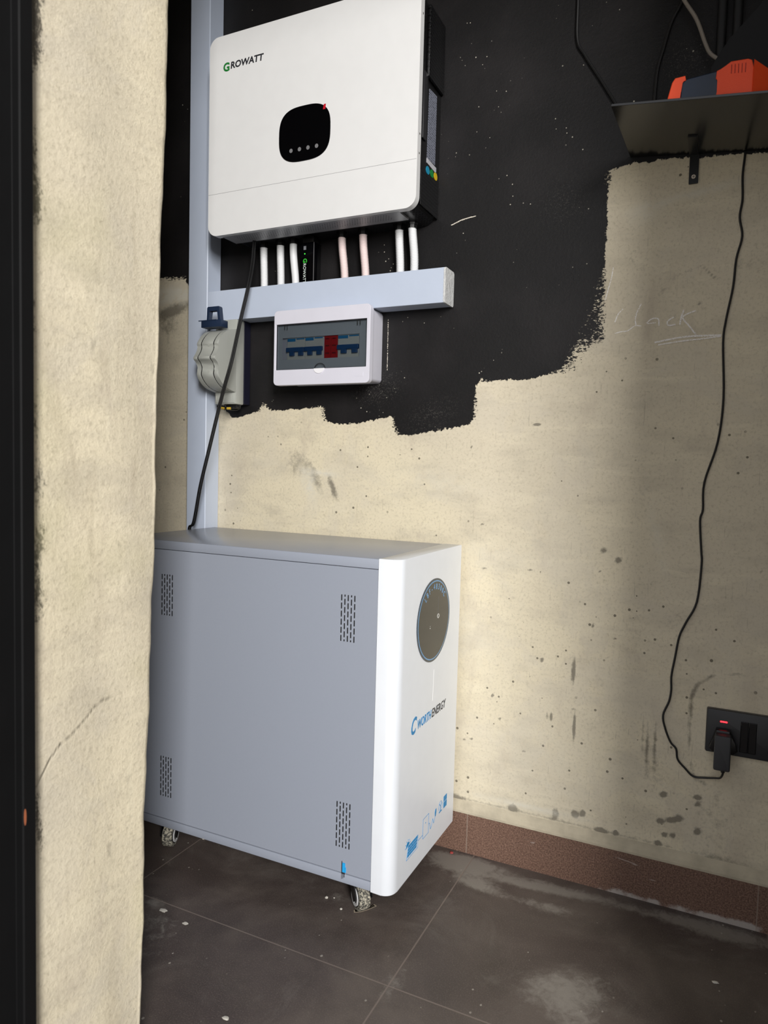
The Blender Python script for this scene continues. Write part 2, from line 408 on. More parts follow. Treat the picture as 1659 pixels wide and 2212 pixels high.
g = NT('red_indicator'); g.b.inputs['Emission Color'].default_value = (1, 0.02, 0.03, 1)
g.b.inputs['Emission Strength'].default_value = 4.0; M_led = g.out(lin((200, 10, 15)), 0.4)
g = NT('green_indicator'); g.b.inputs['Emission Color'].default_value = (0.1, 1, 0.1, 1)
g.b.inputs['Emission Strength'].default_value = 1.2; M_gled = g.out(lin((20, 200, 20)), 0.4)

g = NT('dusty_wheel'); n = g.noise(230, 4, 0.7)
M_tyre = g.out(g.mix(g.ramp(n, 0.42, 0.62), (52, 52, 50), (186, 180, 162)), 0.8, g.bump(n, 0.6, 0.002))

g = NT('shelf_board'); n = g.noise(5, 3)
M_shelf = g.out(g.mix(n, (12, 12, 12), (20, 20, 19)), 0.22, spec=0.8)

# ---------------------------------------------------------------- setting
FUZ = [(-0.28, 1.19, .035, .06, 1.0, 0), (-0.262, 1.26, .018, .05, .6, 0), (-0.50, 1.045, .014, .05, .35, 0), (-0.71, 0.99, .014, .022, .35, 0),
       (-0.60, 1.00, .03, .015, .25, 0), (-0.912, 1.03, .012, .02, .35, 0), (-1.095, 1.045, .02, .015, .35, 0), (-0.31, 1.12, .03, .02, .5, 0), (-0.25, 1.5, .014, .014, .4, 0), (-1.40, 1.40, .08, .008, .35, 0)]
PAINT = [(-2.2, 1.42), (-1.459, 1.408), (-1.358, 1.395), (-1.294, 1.27), (-1.243, 1.044), (-1.217, 1.037), (-1.196, 1.016), (-1.169, 1.017), (-1.105, 1.033), (-1.094, 1.049), (-1.07, 1.033), (-0.999, 1.035), (-0.919, 1.041), (-0.908, 1.006), (-0.855, 0.995), (-0.781, 1.005), (-0.718, 1.017), (-0.714, 0.976), (-0.675, 0.97), (-0.625, 0.979), (-0.527, 0.994), (-0.515, 1.012), (-0.515, 1.084), (-0.504, 1.095), (-0.492, 1.091), (-0.386, 1.094), (-0.324, 1.11), (-0.305, 1.119), (-0.299, 1.151), (-0.242, 1.172), (-0.244, 1.247), (-0.241, 1.271), (-0.245, 1.342), (-0.241, 1.39), (-0.243, 1.449), (-0.241, 1.48), (-0.24, 1.516), (-0.22, 1.518), (-0.189, 1.522), (-0.097, 1.518), (-0.069, 1.512), (-0.026, 1.512), (-0.005, 1.51), (0.046, 1.504), (0.4, 1.48), (2.5, 1.45), (2.5, 3), (-2.2, 3)]
MARK = [(-0.99, 0.90, .035, .05, .5, .3), (-0.93, 0.86, .018, .06, .6, .5), (-0.88, 0.84, .01, .045, .8, .4),
        (-0.393, 0.131, 0.0092, 0.0080, 1.3, 0),(-0.297, 0.140, 0.0069, 0.0115, 1.3, 0),(-0.255, 0.148, 0.0092, 0.0092, 1.3, 0),(-0.239, 0.154, 0.0057, 0.0069, 1.3, 0),(-0.199, 0.125, 0.0103, 0.0057, 1.3, 0),(-0.169, 0.128, 0.0046, 0.0057, 1.3, 0),(-0.079, 0.232, 0.0057, 0.0057, 1.3, 0),(-0.015, 0.241, 0.0069, 0.0046, 1.3, 0),(-0.014, 0.227, 0.0046, 0.0034, 1.3, 0),(-0.062, 0.182, 0.0080, 0.0057, 1.3, 0),(-0.047, 0.189, 0.0069, 0.0069, 1.3, 0),(-0.082, 0.175, 0.0080, 0.0057, 1.3, 0),(-0.073, 0.148, 0.0057, 0.0046, 1.3, 0),(-0.057, 0.150, 0.0046, 0.0057, 1.3, 0),(-0.012, 0.169, 0.0057, 0.0057, 1.3, 0),(-0.085, 0.128, 0.0057, 0.0046, 1.3, 0),(-0.372, 0.995, 0.0092, 0.0034, 1.3, 0),(-0.519, 0.944, 0.0023, 0.0046, 1.3, 0),(-0.488, 0.769, 0.0046, 0.0023, 1.3, 0),(-0.190, 0.711, 0.0069, 0.0069, 1.3, 0),(-0.480, 0.669, 0.0069, 0.0017, 1.3, 0),(-0.421, 0.662, 0.0046, 0.0017, 1.3, 0),(-0.375, 0.676, 0.0069, 0.0017, 1.3, 0),(-0.226, 0.684, 0.0034, 0.0017, 1.3, 0),(-0.449, 0.380, 0.0034, 0.0046, 1.3, 0),(-0.432, 0.329, 0.0034, 0.0046, 1.3, 0),(-0.513, 0.266, 0.0034, 0.0034, 1.3, 0),(-0.497, 0.269, 0.0034, 0.0034, 1.3, 0),(-0.323, 0.356, 0.0023, 0.0138, 1.3, 0),(-0.316, 0.355, 0.0023, 0.0115, 1.3, 0),(-0.265, 0.341, 0.0034, 0.0322, 1.3, 0),(-0.272, 0.463, 0.0034, 0.0345, 1.3, 0),(-0.341, 0.478, 0.0046, 0.0057, 1.3, 0),(-0.373, 0.265, 0.0034, 0.0034, 1.3, 0),(-0.236, 0.567, 0.0034, 0.0034, 1.3, 0),
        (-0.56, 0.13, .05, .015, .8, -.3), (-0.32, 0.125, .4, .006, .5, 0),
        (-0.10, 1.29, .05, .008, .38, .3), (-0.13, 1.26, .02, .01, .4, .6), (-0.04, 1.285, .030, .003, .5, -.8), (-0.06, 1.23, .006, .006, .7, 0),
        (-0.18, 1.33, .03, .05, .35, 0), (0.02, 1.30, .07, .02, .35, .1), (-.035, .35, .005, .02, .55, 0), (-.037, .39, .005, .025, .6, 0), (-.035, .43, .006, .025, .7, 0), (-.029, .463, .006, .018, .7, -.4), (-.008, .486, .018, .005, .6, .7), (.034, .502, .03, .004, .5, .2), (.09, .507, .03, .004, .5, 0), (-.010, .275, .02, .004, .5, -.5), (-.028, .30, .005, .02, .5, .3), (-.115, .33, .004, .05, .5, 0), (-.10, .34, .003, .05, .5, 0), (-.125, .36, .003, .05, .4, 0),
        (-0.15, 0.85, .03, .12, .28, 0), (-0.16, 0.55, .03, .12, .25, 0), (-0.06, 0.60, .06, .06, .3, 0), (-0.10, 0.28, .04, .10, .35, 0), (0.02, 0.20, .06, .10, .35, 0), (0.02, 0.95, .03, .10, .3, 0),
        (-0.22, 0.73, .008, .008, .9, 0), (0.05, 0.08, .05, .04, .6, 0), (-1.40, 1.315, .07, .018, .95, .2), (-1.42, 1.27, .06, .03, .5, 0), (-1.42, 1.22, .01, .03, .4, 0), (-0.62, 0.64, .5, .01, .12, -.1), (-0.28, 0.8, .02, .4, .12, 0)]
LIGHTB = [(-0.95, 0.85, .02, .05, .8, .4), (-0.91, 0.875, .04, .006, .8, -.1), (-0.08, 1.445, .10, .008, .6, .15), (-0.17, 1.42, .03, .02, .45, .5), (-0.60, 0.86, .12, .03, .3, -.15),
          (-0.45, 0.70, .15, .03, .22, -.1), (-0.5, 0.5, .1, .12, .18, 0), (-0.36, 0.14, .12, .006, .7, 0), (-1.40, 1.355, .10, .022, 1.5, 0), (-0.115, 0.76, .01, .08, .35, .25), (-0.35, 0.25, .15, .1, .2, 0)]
rs = np.random.RandomState(3)
for i in range(14):
    MARK.append((rs.uniform(-.95, 0.1), rs.uniform(.15, .98), rs.uniform(.0025, .004), rs.uniform(.0025, .004), rs.uniform(.7, 1.1), rs.uniform(-1, 1)))
def wallfn(U, V):
    dz = np.clip((0.13 - V) / 0.03, 0, 1)
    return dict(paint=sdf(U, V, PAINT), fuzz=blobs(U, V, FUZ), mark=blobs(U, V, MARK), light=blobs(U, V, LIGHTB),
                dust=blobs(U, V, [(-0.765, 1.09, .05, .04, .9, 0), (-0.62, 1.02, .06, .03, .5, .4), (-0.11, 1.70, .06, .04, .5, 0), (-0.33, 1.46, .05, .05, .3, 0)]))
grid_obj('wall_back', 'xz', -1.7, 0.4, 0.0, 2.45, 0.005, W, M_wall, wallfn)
def struct(name, bm, m_): o = link(name, bm, m_); o['kind'] = 'structure'; return o
M_wfar = mat('dull_plaster', (170, 160, 138), 0.85, noise=0.1, nscale=5)
M_blkwall = mat('black_wall_paint', (34, 33, 34), 0.55, noise=0.15, nscale=6)
bm = nb(); box(bm, -2.3, -1.7, W, W + .1, 0, 1.41); struct('wall_back_left_run', bm, M_wfar)
bm = nb(); box(bm, 0.4, 2.0, W, W + .1, 0, 1.46); struct('wall_back_right_run', bm, M_wfar)
bm = nb(); box(bm, -2.3, -1.7, W, W + .1, 1.41, 2.45); box(bm, 0.4, 2.0, W, W + .1, 1.46, 2.45); struct('wall_back_upper', bm, M_blkwall)
bm = nb(); box(bm, -2.4, -2.3, .5, W + .1, 0, 2.45); struct('wall_left', bm, M_wfar)
bm = nb(); box(bm, 2.0, 2.1, .5, W + .1, 0, 2.45); struct('wall_right', bm, M_wfar)
bm = nb(); box(bm, -2.4, 2.1, .5, W + .1, 2.45, 2.55); struct('ceiling', bm, M_wfar)
bm = nb(); box(bm, -2.3, -.725, .50, .730, 0, 2.45); struct('wall_front_left', bm, M_wfar)
bm = nb(); box(bm, .330, 2.0, .50, .755, 0, 2.45); struct('wall_front_right', bm, M_wfar)
bm = nb(); box(bm, -.725, .330, .50, .755, 2.15, 2.45); struct('wall_front_lintel', bm, M_wfar)

FD = [(-.50, 1.49, .09, .045, 1.0, .2), (-.44, 1.43, .05, .02, .9, 0), (-.327, 1.477, .12, .018, .8, .1), (-.268, 1.41, .06, .03, .4, .3), (-.20, 1.20, .10, .06, .8, .4), (-.17, 1.12, .05, .05, .5, 0), (-.33, 1.42, .12, .02, .5, .1), (-.72, 1.30, .08, .04, .35, 0),
      (-.95, 1.36, .12, .03, .5, 0), (-.95, 1.02, .06, .05, .45, 0), (-1.0, 1.06, .03, .02, .6, 0), (-.68, 1.24, .07, .03, .4, .3), (-.45, 1.14, .05, .05, .3, 0),
      (-.477, 1.067, .03, .06, .5, 0), (-.08, 1.50, .25, .03, .35, .0), (.05, 1.50, .12, .04, .6, 0), (-.3, 1.5, .3, .02, .3, 0), (-.9, .95, .08, .06, .35, 0), (-.6, .92, .05, .05, .2, 0), (-.1, 1.36, .12, .015, .3, .25)]
def floorfn(U, V): return dict(dirt=blobs(U, V, FD))
grid_obj('floor', 'xy', -1.7, .5, .3, W + .01, 0.01, 0.0, M_floor, floorfn)
bm = nb(); box(bm, -2.4, -1.7, -.3, W + .1, -.1, 0); box(bm, .5, 2.1, -.3, W + .1, -.1, 0); box(bm, -1.7, .5, -.3, .3, -.1, 0); struct('floor_outer_area', bm, M_floor)
bm = nb(); box(bm, -8, 8, -9, -.3, -.1, 0); struct('floor_yard', bm, mat('yard_concrete', (150, 146, 138), .9, noise=.1, nscale=4))

bm = nb(); box(bm, -2.3, 2.0, W - .008, W, 0, 0.093); struct('baseboard_back', bm, M_skirt)
bm = nb()
pts = [(W - .0075, .0931), (W - .0079, .098), (W - .006, .106), (W - .0028, .114), (W - .0003, .121), (W + .002, .121), (W + .002, .0931)]
prism(bm, pts, -1.7, .4, 'yz'); o = struct('trim_1', bm, M_cement)

# door reveal on the left: plaster face with a hand-worked corner
def jfn(U, V):
    edge = .7416 + (V - .08) * .0235
    sm = blobs(U, V, [(.566, 1.36, .018, .05, 1.0, 0), (.566, 1.44, .02, .06, 1.0, 0), (.57, 1.18, .018, .035, .95, 0), (.565, 1.24, .012, .05, .8, 0), (.566, 1.05, .010, .08, .7, 0),
                      (.57, .86, .02, .03, .75, 0), (.566, .93, .012, .05, .75, 0), (.575, .80, .014, .03, .7, 0), (.575, .72, .014, .035, .62, 0), (.566, .76, .01, .05, .7, 0), (.566, .47, .010, .04, .85, 0), (.575, .43, .010, .03, .7, 0), (.565, .6, .006, .1, .6, 0), (.566, .35, .006, .05, .6, 0)])
    cr = np.zeros_like(U)
    P = np.array([(.567, .500), (.576, .513), (.585, .527), (.600, .541), (.615, .546), (.640, .560), (.655, .571), (.672, .577), (.690, .573)])
    D = np.full(U.shape, 1e9)
    for (ax, ay), (bx, by) in zip(P, P[1:]):
        ex, ey = bx - ax, by - ay; t = np.clip(((U - ax) * ex + (V - ay) * ey) / (ex * ex + ey * ey), 0, 1)
        D = np.minimum(D, np.hypot(U - ax - t * ex, V - ay - t * ey))
    cr = np.clip(1 - D / .0022, 0, 1)
    w1 = np.sin(V * 9 + 1) * .4 + np.sin(V * 23 + 2) * .3 + np.sin(V * 61) * .15
    off = .0012 * np.sin(U * 60 + V * 7) + .0015 * w1 * ((U - .56) / .2)
    return dict(smear=sm, crack=cr, off=off)
# mesh: flat reveal then a rounded, wavy corner that turns into the inner wall face
nz = 490; zs = np.linspace(0, 2.15, nz)
ys = list(np.linspace(.555, .70, 70)); k_arc = 8
co = []; 
for z in zs:
    w1 = math.sin(z * 9 + 1) * .4 + math.sin(z * 23 + 2) * .3 + math.sin(z * 61) * .2 + math.sin(z * 140 + 1) * .08
    edge = .7410 + (z - .08) * .0295 + .0035 * w1 * (1 if z < .9 else .7)
    for i, y in enumerate(ys):
        co.append((-.72 + .0012 * math.sin(y * 60 + z * 7) + .0006 * w1, .555 + (edge - .008 - .555) * i / 69, z))
    for a in range(1, k_arc + 1):
        th = math.pi / 2 * a / k_arc
        co.append((-.728 + .008 * math.cos(th) + .0006 * w1, edge - .008 + .008 * math.sin(th), z))
    co.append((-.90, edge + .0, z))
co = np.array(co); nr = 70 + k_arc + 1
i = np.arange(nz * nr).reshape(nz, nr); q = np.stack([i[:-1, :-1], i[:-1, 1:], i[1:, 1:], i[1:, :-1]], -1).reshape(-1, 4)
me = bpy.data.meshes.new('wall_reveal_left'); me.from_pydata(co.tolist(), [], q.tolist()); me.update()
d = jfn(co[:, 1], co[:, 2])
for kk in ('smear', 'crack'):
    at = me.attributes.new(kk, 'FLOAT', 'POINT'); at.data.foreach_set('value', d[kk].astype(np.float32))
me.polygons.foreach_set('use_smooth', [True] * len(me.polygons)); me.materials.append(M_jamb)
o = bpy.data.objects.new('wall_reveal_left', me); COL.objects.link(o); o['kind'] = 'structure'

# black steel door frame at the far left
bm = nb()
pf = [(-.745, .5665), (-.721, .5665), (-.721, .552), (-.7015, .5515), (-.700, .5500), (-.700, .5355), (-.7015, .5340), (-.7115, .5340), (-.712, .5330), (-.712, .470), (-.70, .468), (-.70, .43), (-.745, .43)]
prism(bm, pf, 0, 2.15, 'xy'); fo = struct('door_frame_left', bm, M_iron); fo.name = 'door_1'
bm = nb(); disc(bm, (-.6999, .5365, .482), .0016, 10, 'x', .0004, .010)
link('rust_patch', bm, mat('rust', (150, 84, 52), .9), fo)

# ---------------------------------------------------------------- cable trunking
vt = thing('cable_trunking', (-1.27, W, 0), 'pale blue-grey vertical cable trunking running up the wall behind the cabinet', 'trunking')
YD = W - .055
bm = nb(); box(bm, -1.297, -1.237, YD + .004, W - .001, 0.10, 2.44, .001); link('channel', bm, M_duct, vt)
bm = nb(); prism(bm, [(-1.300, YD + .012), (-1.300, YD + .0015), (-1.2985, YD), (-1.2385, YD), (-1.2365, YD + .0015), (-1.2365, YD + .012), (-1.2385, YD + .012), (-1.2385, YD + .004), (-1.298, YD + .004), (-1.298, YD + .012)], .10, 2.44, 'xy')
link('lid', bm, M_duct, vt)
ht = thing('cable_trunking', (-.9, W, 1.261), 'pale blue-grey horizontal cable trunking under the white inverter, seven hoses ending on it', 'trunking')
bm = nb(); box(bm, -1.2355, -.578, YD + .004, W - .001, 1.2625, 1.3365, .001); link('channel', bm, M_duct, ht)
bm = nb(); prism(bm, [(1.262, YD), (1.337, YD)], 0, 0, 'xz') if False else box(bm, -1.2355, -.5765, YD, YD + .0035, 1.261, 1.338, .0012)
link('lid', bm, M_duct, ht)
g = NT('torn_filler'); n = g.noise(70, 5, .7); Mf = g.out(g.mix(n, (180, 182, 184), (232, 232, 230)), .9, g.bump(n, 1.0, .004))
bm = nb(); pts = rrect(YD - .0008, W - .001, 1.2605, 1.3385, .004, 5)
prism(bm, pts, -.5785, -.574, 'yz', .001)
o = link('end_cap', bm, Mf, ht); o['label'] = 'rough white filler end cap'

# ---------------------------------------------------------------- inverter
X0, X1, Z0, Z1, YI = -1.1690, -.6155, 1.4455, 1.912, 1.408
inv = thing('inverter', (-.89, W, Z0), 'large white wall-mounted solar inverter with a rounded black display', 'inverter')
bm = nb(); prism(bm, rrect(X0, X1, Z0, Z1, .026, 10), YI, YI + .018, 'xz', .0022, 3); link('front_cover', bm, M_white, inv, True)
bm = nb(); prism(bm, rrect(X0 + .006, X1 - .004, Z0 + .004, Z1 - .004, .03, 10, (.03, .03, .045, .036)), YI + .018, W - .001, 'xz', .004, 2, (False, True))
ob = link('body', bm, M_pblk, inv, True)
ob.data.materials.append(M_black)
ob.data.materials.append(M_pside)
for p in ob.data.polygons:
    if p.normal.z > -.7: p.material_index = 1
    if p.normal.x > .9: p.material_index = 1
bm = nb(); box(bm, X1 - .0042, X1 - .0030, YI + .03, W - .004, 1.462, 1.535, .0003); o = link('side_grille', bm, M_pside, ob)
bm = nb(); box(bm, X1 - .0042, X1 + .004, YI + .045, W - .002, 1.735, 1.885, .004); link('fan_cover', bm, M_pside, ob, True)
bm = nb(); box(bm, X1 - .0042, X1 + .0005, YI + .028, YI + .05, 1.60, 1.74, .002); link('side_handle', bm, mat('side_handle_grey', (38, 38, 40), .35), ob, True)
bm = nb(); prism(bm, [(YI + .012, Z0 - .0005), (YI + .066, Z0 - .0005), (YI + .066, Z0 + .004), (YI + .012, Z0 + .004)], X0 + .035, X1 - .045, 'yz'); link('perforated_lip', bm, M_psil, inv)
bm = nb(); box(bm, X0 + .0005, X1 - .0015, YI - .0002, YI + .0004, 1.5447, 1.5455); link('panel_seam', bm, mat('seam_grey', (160, 160, 162), .6), inv)
# display: superellipse
cx, cz, a, b_ = -.896, 1.6455, .0680, .0610
pts = []
for k in range(64):
    t = 2 * PI * k / 64; e = 2 / 3.0
    pts.append((cx + a * abs(math.cos(t)) ** e * math.copysign(1, math.cos(t)), cz + b_ * abs(math.sin(t)) ** e * math.copysign(1, math.sin(t))))
bm = nb(); prism(bm, pts, YI - .0016, YI + .001, 'xz', .0008, 2, (True, False)); dsp = link('display', bm, M_gloss, inv, True)
for k in range(4):
    bm = nb(); disc(bm, (-.9305 + k * .0227, YI - .0016, 1.6115), .0044, 24, 'y', .0003, .0047); link('button', bm, M_dot, dsp)
bm = nb(); prism(bm, [(-.8475, 1.688), (-.8415, 1.688), (-.840, 1.699), (-.8455, 1.699)], YI - .0022, YI - .0017, 'xz'); o = link('film_tab', bm, M_red, dsp); o['label'] = 'small crimson pull tab'
bm = nb(); text_bm(bm, 'G', .0265, (-1.128, YI - .0002, 1.8285), (1, 0, 0), (0, 0, 1), .98, 0, .0010); link('logo_letter', bm, M_green, inv)
bm = nb(); text_bm(bm, 'ROWATT', .0212, (-1.107, YI - .0002, 1.8315), (1, 0, 0), (0, 0, 1), 1.02, 0.1, .0006); link('logo_word', bm, M_ink, inv)
bm = nb(); prism(bm, [(1.4735, 1.719), (1.517, 1.7232), (1.517, 1.573), (1.470, 1.571)], X1 - .004, X1 - .0032, 'yz'); link('rating_label', bm, M_label, inv)
bm = nb(); prism(bm, [(1.469, 1.571), (1.469, 1.561), (1.524, 1.558), (1.524, 1.570)], X1 - .004, X1 - .0030, 'yz'); link('barcode_label', bm, mat('barcode_paper', (190, 190, 196), .5, noise=.4, nscale=260), inv)
for (y, z, c_) in ((1.4765, 1.5470, (25, 140, 175)), (1.5005, 1.5490, (20, 130, 60)), (1.523, 1.5510, (215, 180, 30))):
    bm = nb(); disc(bm, (X1 - .004, y, z), .0095, 24, 'x', .001, .0085); link('round_sticker', bm, mat('sticker', c_, .45), inv)
for z in (1.60, 1.845, 1.56):
    bm = nb(); disc(bm, (X1 - .0003, YI + .010, z), .0022, 12, 'x', .0008); link('screw', bm, M_steel, inv)
# glands under the inverter
def gland(x, y):
    bm = nb(); tube(bm, [(x, y, 1.452), (x, y, 1.4445), (x, y, 1.4445), (x, y, 1.437)], lambda i: (.0135, .0135, .0115, .0115)[i], 8); return bm

# ---------------------------------------------------------------- corrugated hoses
CON = [(-1.0741, 1.4412, -1.0709, 0, 0), (-1.024, 1.438, -1.0207, 0, 0), (-.9859, 1.4371, -.977, .004, 0), (-.8491, 1.4425, -.839, .002, 1), (-.7921, 1.4445, -.7831, .003, 1), (-.699, 1.4439, -.6936, 0, 0), (-.6666, 1.442, -.6588, -.006, 0)]
LAB = ['straight white hose under the inverter, leftmost of the seven and nearest the thin black cable',
       'straight white hose, second from the left, between two other white hoses',
       'curved white hose just left of the black data logger',
       'pinkish corrugated hose right of the data logger, left of the two pinkish ones',
       'pinkish corrugated hose, right of the two pinkish ones under the middle of the inverter',
       'straight white corrugated hose, left one of the pair at the right end of the inverter',
       'bent white corrugated hose, rightmost of the seven, near the end of the trunking']
for i_, (xa, za, xb, bow, pk) in enumerate(CON):
    yc = W - .036; n_ = 120
    P0, P1 = Vector((xa, yc, za + .003)), Vector((xb, yc, 1.3385)); pts = []
    for k in range(n_ + 1):
        t = k / n_; p = P0.lerp(P1, t if abs(xb - xa) < .005 else (t)); p.x += (bow if bow else 0) * -math.sin(t * PI) * (1 if bow > 0 else -1) * (1 if bow > 0 else -1)
        p.x = xa + (xb - xa) * (3 * t * t - 2 * t ** 3) - bow * 0.3 * math.sin(t * PI); pts.append(p)
    r_ = lambda k: .0096 if (k % 4) in (0, 1) else .0078
    if i_ == 2: r_ = lambda k: .0092 if (k % 2) else .0088
    bm = nb(); tube(bm, pts, r_, 20); o = link('corrugated_hose', bm, M_pink if pk else M_cond, None, True, 80)
    tag(o, LAB[i_], 'hose', 'corrugated hoses under the inverter')
    o2 = link('gland_nut', gland(xa, yc), M_black, inv, True)

# ---------------------------------------------------------------- data logger stick
dl = thing('data_logger', (-.936, W - .045, 1.34), 'black data logger stick with green and white lettering hanging between the white hoses', 'data logger')
bm = nb(); box(bm, -.958, -.915, W - .05, W - .02, 1.3395, 1.4325, .002); link('body', bm, M_gloss, dl, True)
bm = nb(); box(bm, -.952, -.921, W - .048, W - .022, 1.4325, 1.4495, .002); link('connector', bm, M_black, dl, True)
bm = nb(); box(bm, -.9185, -.9172, W - .0508, W - .0498, 1.34, 1.431); link('edge_strip', bm, mat('edge_grey', (110, 110, 112), .4), dl)
bm = nb(); disc(bm, (-.9435, W - .05, 1.406), .0014, 12, 'y', .0006); link('status_light', bm, M_gled, dl)
bm = nb(); text_bm(bm, 'G', .015, (-.9475, W - .0502, 1.395), (0, 0, -1), (1, 0, 0), 1, 0, .0003); link('logo_letter', bm, mat('bright_logo_green', (60, 190, 60), .5), dl)
bm = nb(); text_bm(bm, 'ROWATT', .011, (-.9472, W - .0502, 1.3835), (0, 0, -1), (1, 0, 0), 1.0); link('logo_word', bm, mat('logo_white', (215, 225, 220), .5), dl)
bm = nb(); box(bm, -.947, -.940, W - .0505, W - .0498, 1.4155, 1.4245); link('pale_sticker', bm, mat('pale_sticker', (130, 132, 138), .5), dl)

# ---------------------------------------------------------------- distribution board
db = thing('distribution_board', (-.87, W, 1.09), 'small white breaker box with a smoked window below the horizontal trunking', 'breaker box')
LX0, LX1, LZ0, LZ1, LY = -1.002, -.7405, 1.0855, 1.2645, 1.455
bm = nb(); prism(bm, rrect(-.992, -.752, 1.0935, 1.2615, .008, 5), LY + .03, W - .001, 'xz', .002, 2, (False, True)); base = link('base', bm, M_wplas, db, True)
bm = nb(); prism(bm, rrect(-.996, -.746, 1.0895, 1.2635, .009, 5), LY + .016, LY + .0298, 'xz', .002, 2); link('rim', bm, M_wplas, db, True)
# lid: ring around the window
WX0, WX1, WZ0, WZ1 = -.9965, -.7495, 1.1225, 1.2315
bm = nb()
out_ = rrect(LX0, LX1, LZ0, LZ1, .010, 6); inn = []
for (px, pz) in out_:
    inn.append((min(max(px, WX0), WX1), min(max(pz, WZ0), WZ1)))
def ring(y): return [bm.verts.new((p[0], y, p[1])) for p in out_], [bm.verts.new((p[0], y, p[1])) for p in inn]
o0, i0 = ring(LY); o1, i1 = ring(LY + .016); n_ = len(out_)
for k in range(n_):
    j = (k + 1) % n_
    for f_ in ((o0[k], o0[j], i0[j], i0[k]), (o1[k], i1[k], i1[j], o1[j]), (o0[k], o1[k], o1[j], o0[j]), (i0[k], i0[j], i1[j], i1[k])):
        try: bm.faces.new(f_)
        except ValueError: pass
bmesh.ops.remove_doubles(bm, verts=bm.verts, dist=1e-6)
lid = link('lid', bm, M_wplas, db)
bv = lid.modifiers.new('b', 'BEVEL'); bv.width = .0022; bv.segments = 3; bv.limit_method = 'ANGLE'; bv.angle_limit = math.radians(50)
bm = nb(); box(bm, -.779, -.7555, LY - .0003, LY + .0001, 1.1005, 1.1110); 
box(bm, -.778, -.7565, LY - .0005, LY - .0002, 1.1015, 1.1100); link('embossed_mark', bm, M_wplas, lid)
bm = nb(); prism(bm, [(-.8735 + .0140 * math.cos(PI + PI * k / 24), 1.1230 + .0120 * math.sin(PI + PI * k / 24)) for k in range(25)], LY - .0016, LY + .010, 'xz', .001); link('thumb_tab', bm, mat('tab_white', (244, 243, 247), .35), lid, True)
# inner panel with a slot showing the breakers
bm = nb()
IX0, IX1, IZ0, IZ1 = -.984, -.7725, 1.1475, 1.2000
yi = LY + .0095
for (a0, a1, c0, c1) in ((WX0, IX0, WZ0, WZ1), (IX1, WX1, WZ0, WZ1), (IX0, IX1, WZ0, IZ0), (IX0, IX1, IZ1, WZ1)): box(bm, a0, a1, yi, yi + .002, c0, c1)
link('inner_panel', bm, mat('inner_panel_white', (205, 208, 214), .5), db)
bm = nb(); box(bm, -.99, -.755, W - .012, W - .010, 1.10, 1.26); link('back_plate', bm, M_groove, base)
def breaker(x0, w_, red=False):
    ps = w_ / 2; y0 = yi + .0035
    bm = nb(); box(bm, x0, x0 + w_ - .0008, y0, y0 + .04, IZ0 - .012, IZ1 + .012, .0006)
    o = link('circuit_breaker', bm, M_brkred if red else M_cream, db)
    if red:
        bm = nb()
        for q_ in range(2):
            for zz in (1.192, 1.1755, 1.158): box(bm, x0 + .004 + q_ * .018, x0 + .0135 + q_ * .018, y0 - .0008, y0 + .001, zz, zz + .003)
        box(bm, x0 + .0178, x0 + .0184, y0 - .0003, y0 + .001, IZ0, IZ1)
        link('marking', bm, mat('dark_red', (120, 8, 18), .5), o); return o
    bm = nb()
    for q_ in range(2): box(bm, x0 + .001 + q_ * ps, x0 + ps * .93 + q_ * ps, y0 - .0006, y0 + .001, (1.1915, 1.1955)[q_], 1.1985)
    link('printed_band', bm, M_blue, o)
    bm = nb(); box(bm, x0, x0 + w_ - .001, y0 - .006, y0 + .001, 1.1660, 1.1765, .001); link('toggle_bar', bm, M_bblue, o)
    for q_ in range(2):
        bm = nb(); box(bm, x0 + ps * .38 + q_ * ps, x0 + ps * .85 + q_ * ps, y0 - .006, y0 + .001, 1.1565, 1.1665, .001); link('toggle', bm, M_bblue, o)
    return o
breaker(-.9722, .0506); breaker(-.9213, .0506); breaker(-.8680, .0362, True); breaker(-.8312, .0575)
bm = nb()
wy = LY + .004; cutn = 12
pts = [(WX0, WZ0), (WX1, WZ0), (WX1, WZ1), (WX0, WZ1)]
prism(bm, pts, wy, wy + .0012, 'xz'); win = link('smoked_window', bm, M_smoke, db)
bm = nb()
for (a0, a1, c0, c1) in ((WX0, WX1, WZ1 - .0016, WZ1), (WX0, WX0 + .0012, WZ0, WZ1), (WX1 - .0012, WX1, WZ0, WZ1), (WX0, -.889, WZ0, WZ0 + .0012), (-.858, WX1, WZ0, WZ0 + .0012)): box(bm, a0, a1, wy - .0008, wy + .0020, c0, c1)
for xx in (-.975, -.968, -.776, -.769): box(bm, xx, xx + .0008, wy - .0005, wy + .0015, WZ1 - .012, WZ1 - .002)
ribbon(bm, [(-.8735 - .0145 * math.cos(PI * k / cutn), WZ0 + .0125 * math.sin(PI * k / cutn)) for k in range(cutn + 1)], .0016, wy - .0006)
link('window_edge', bm, M_matte, win)

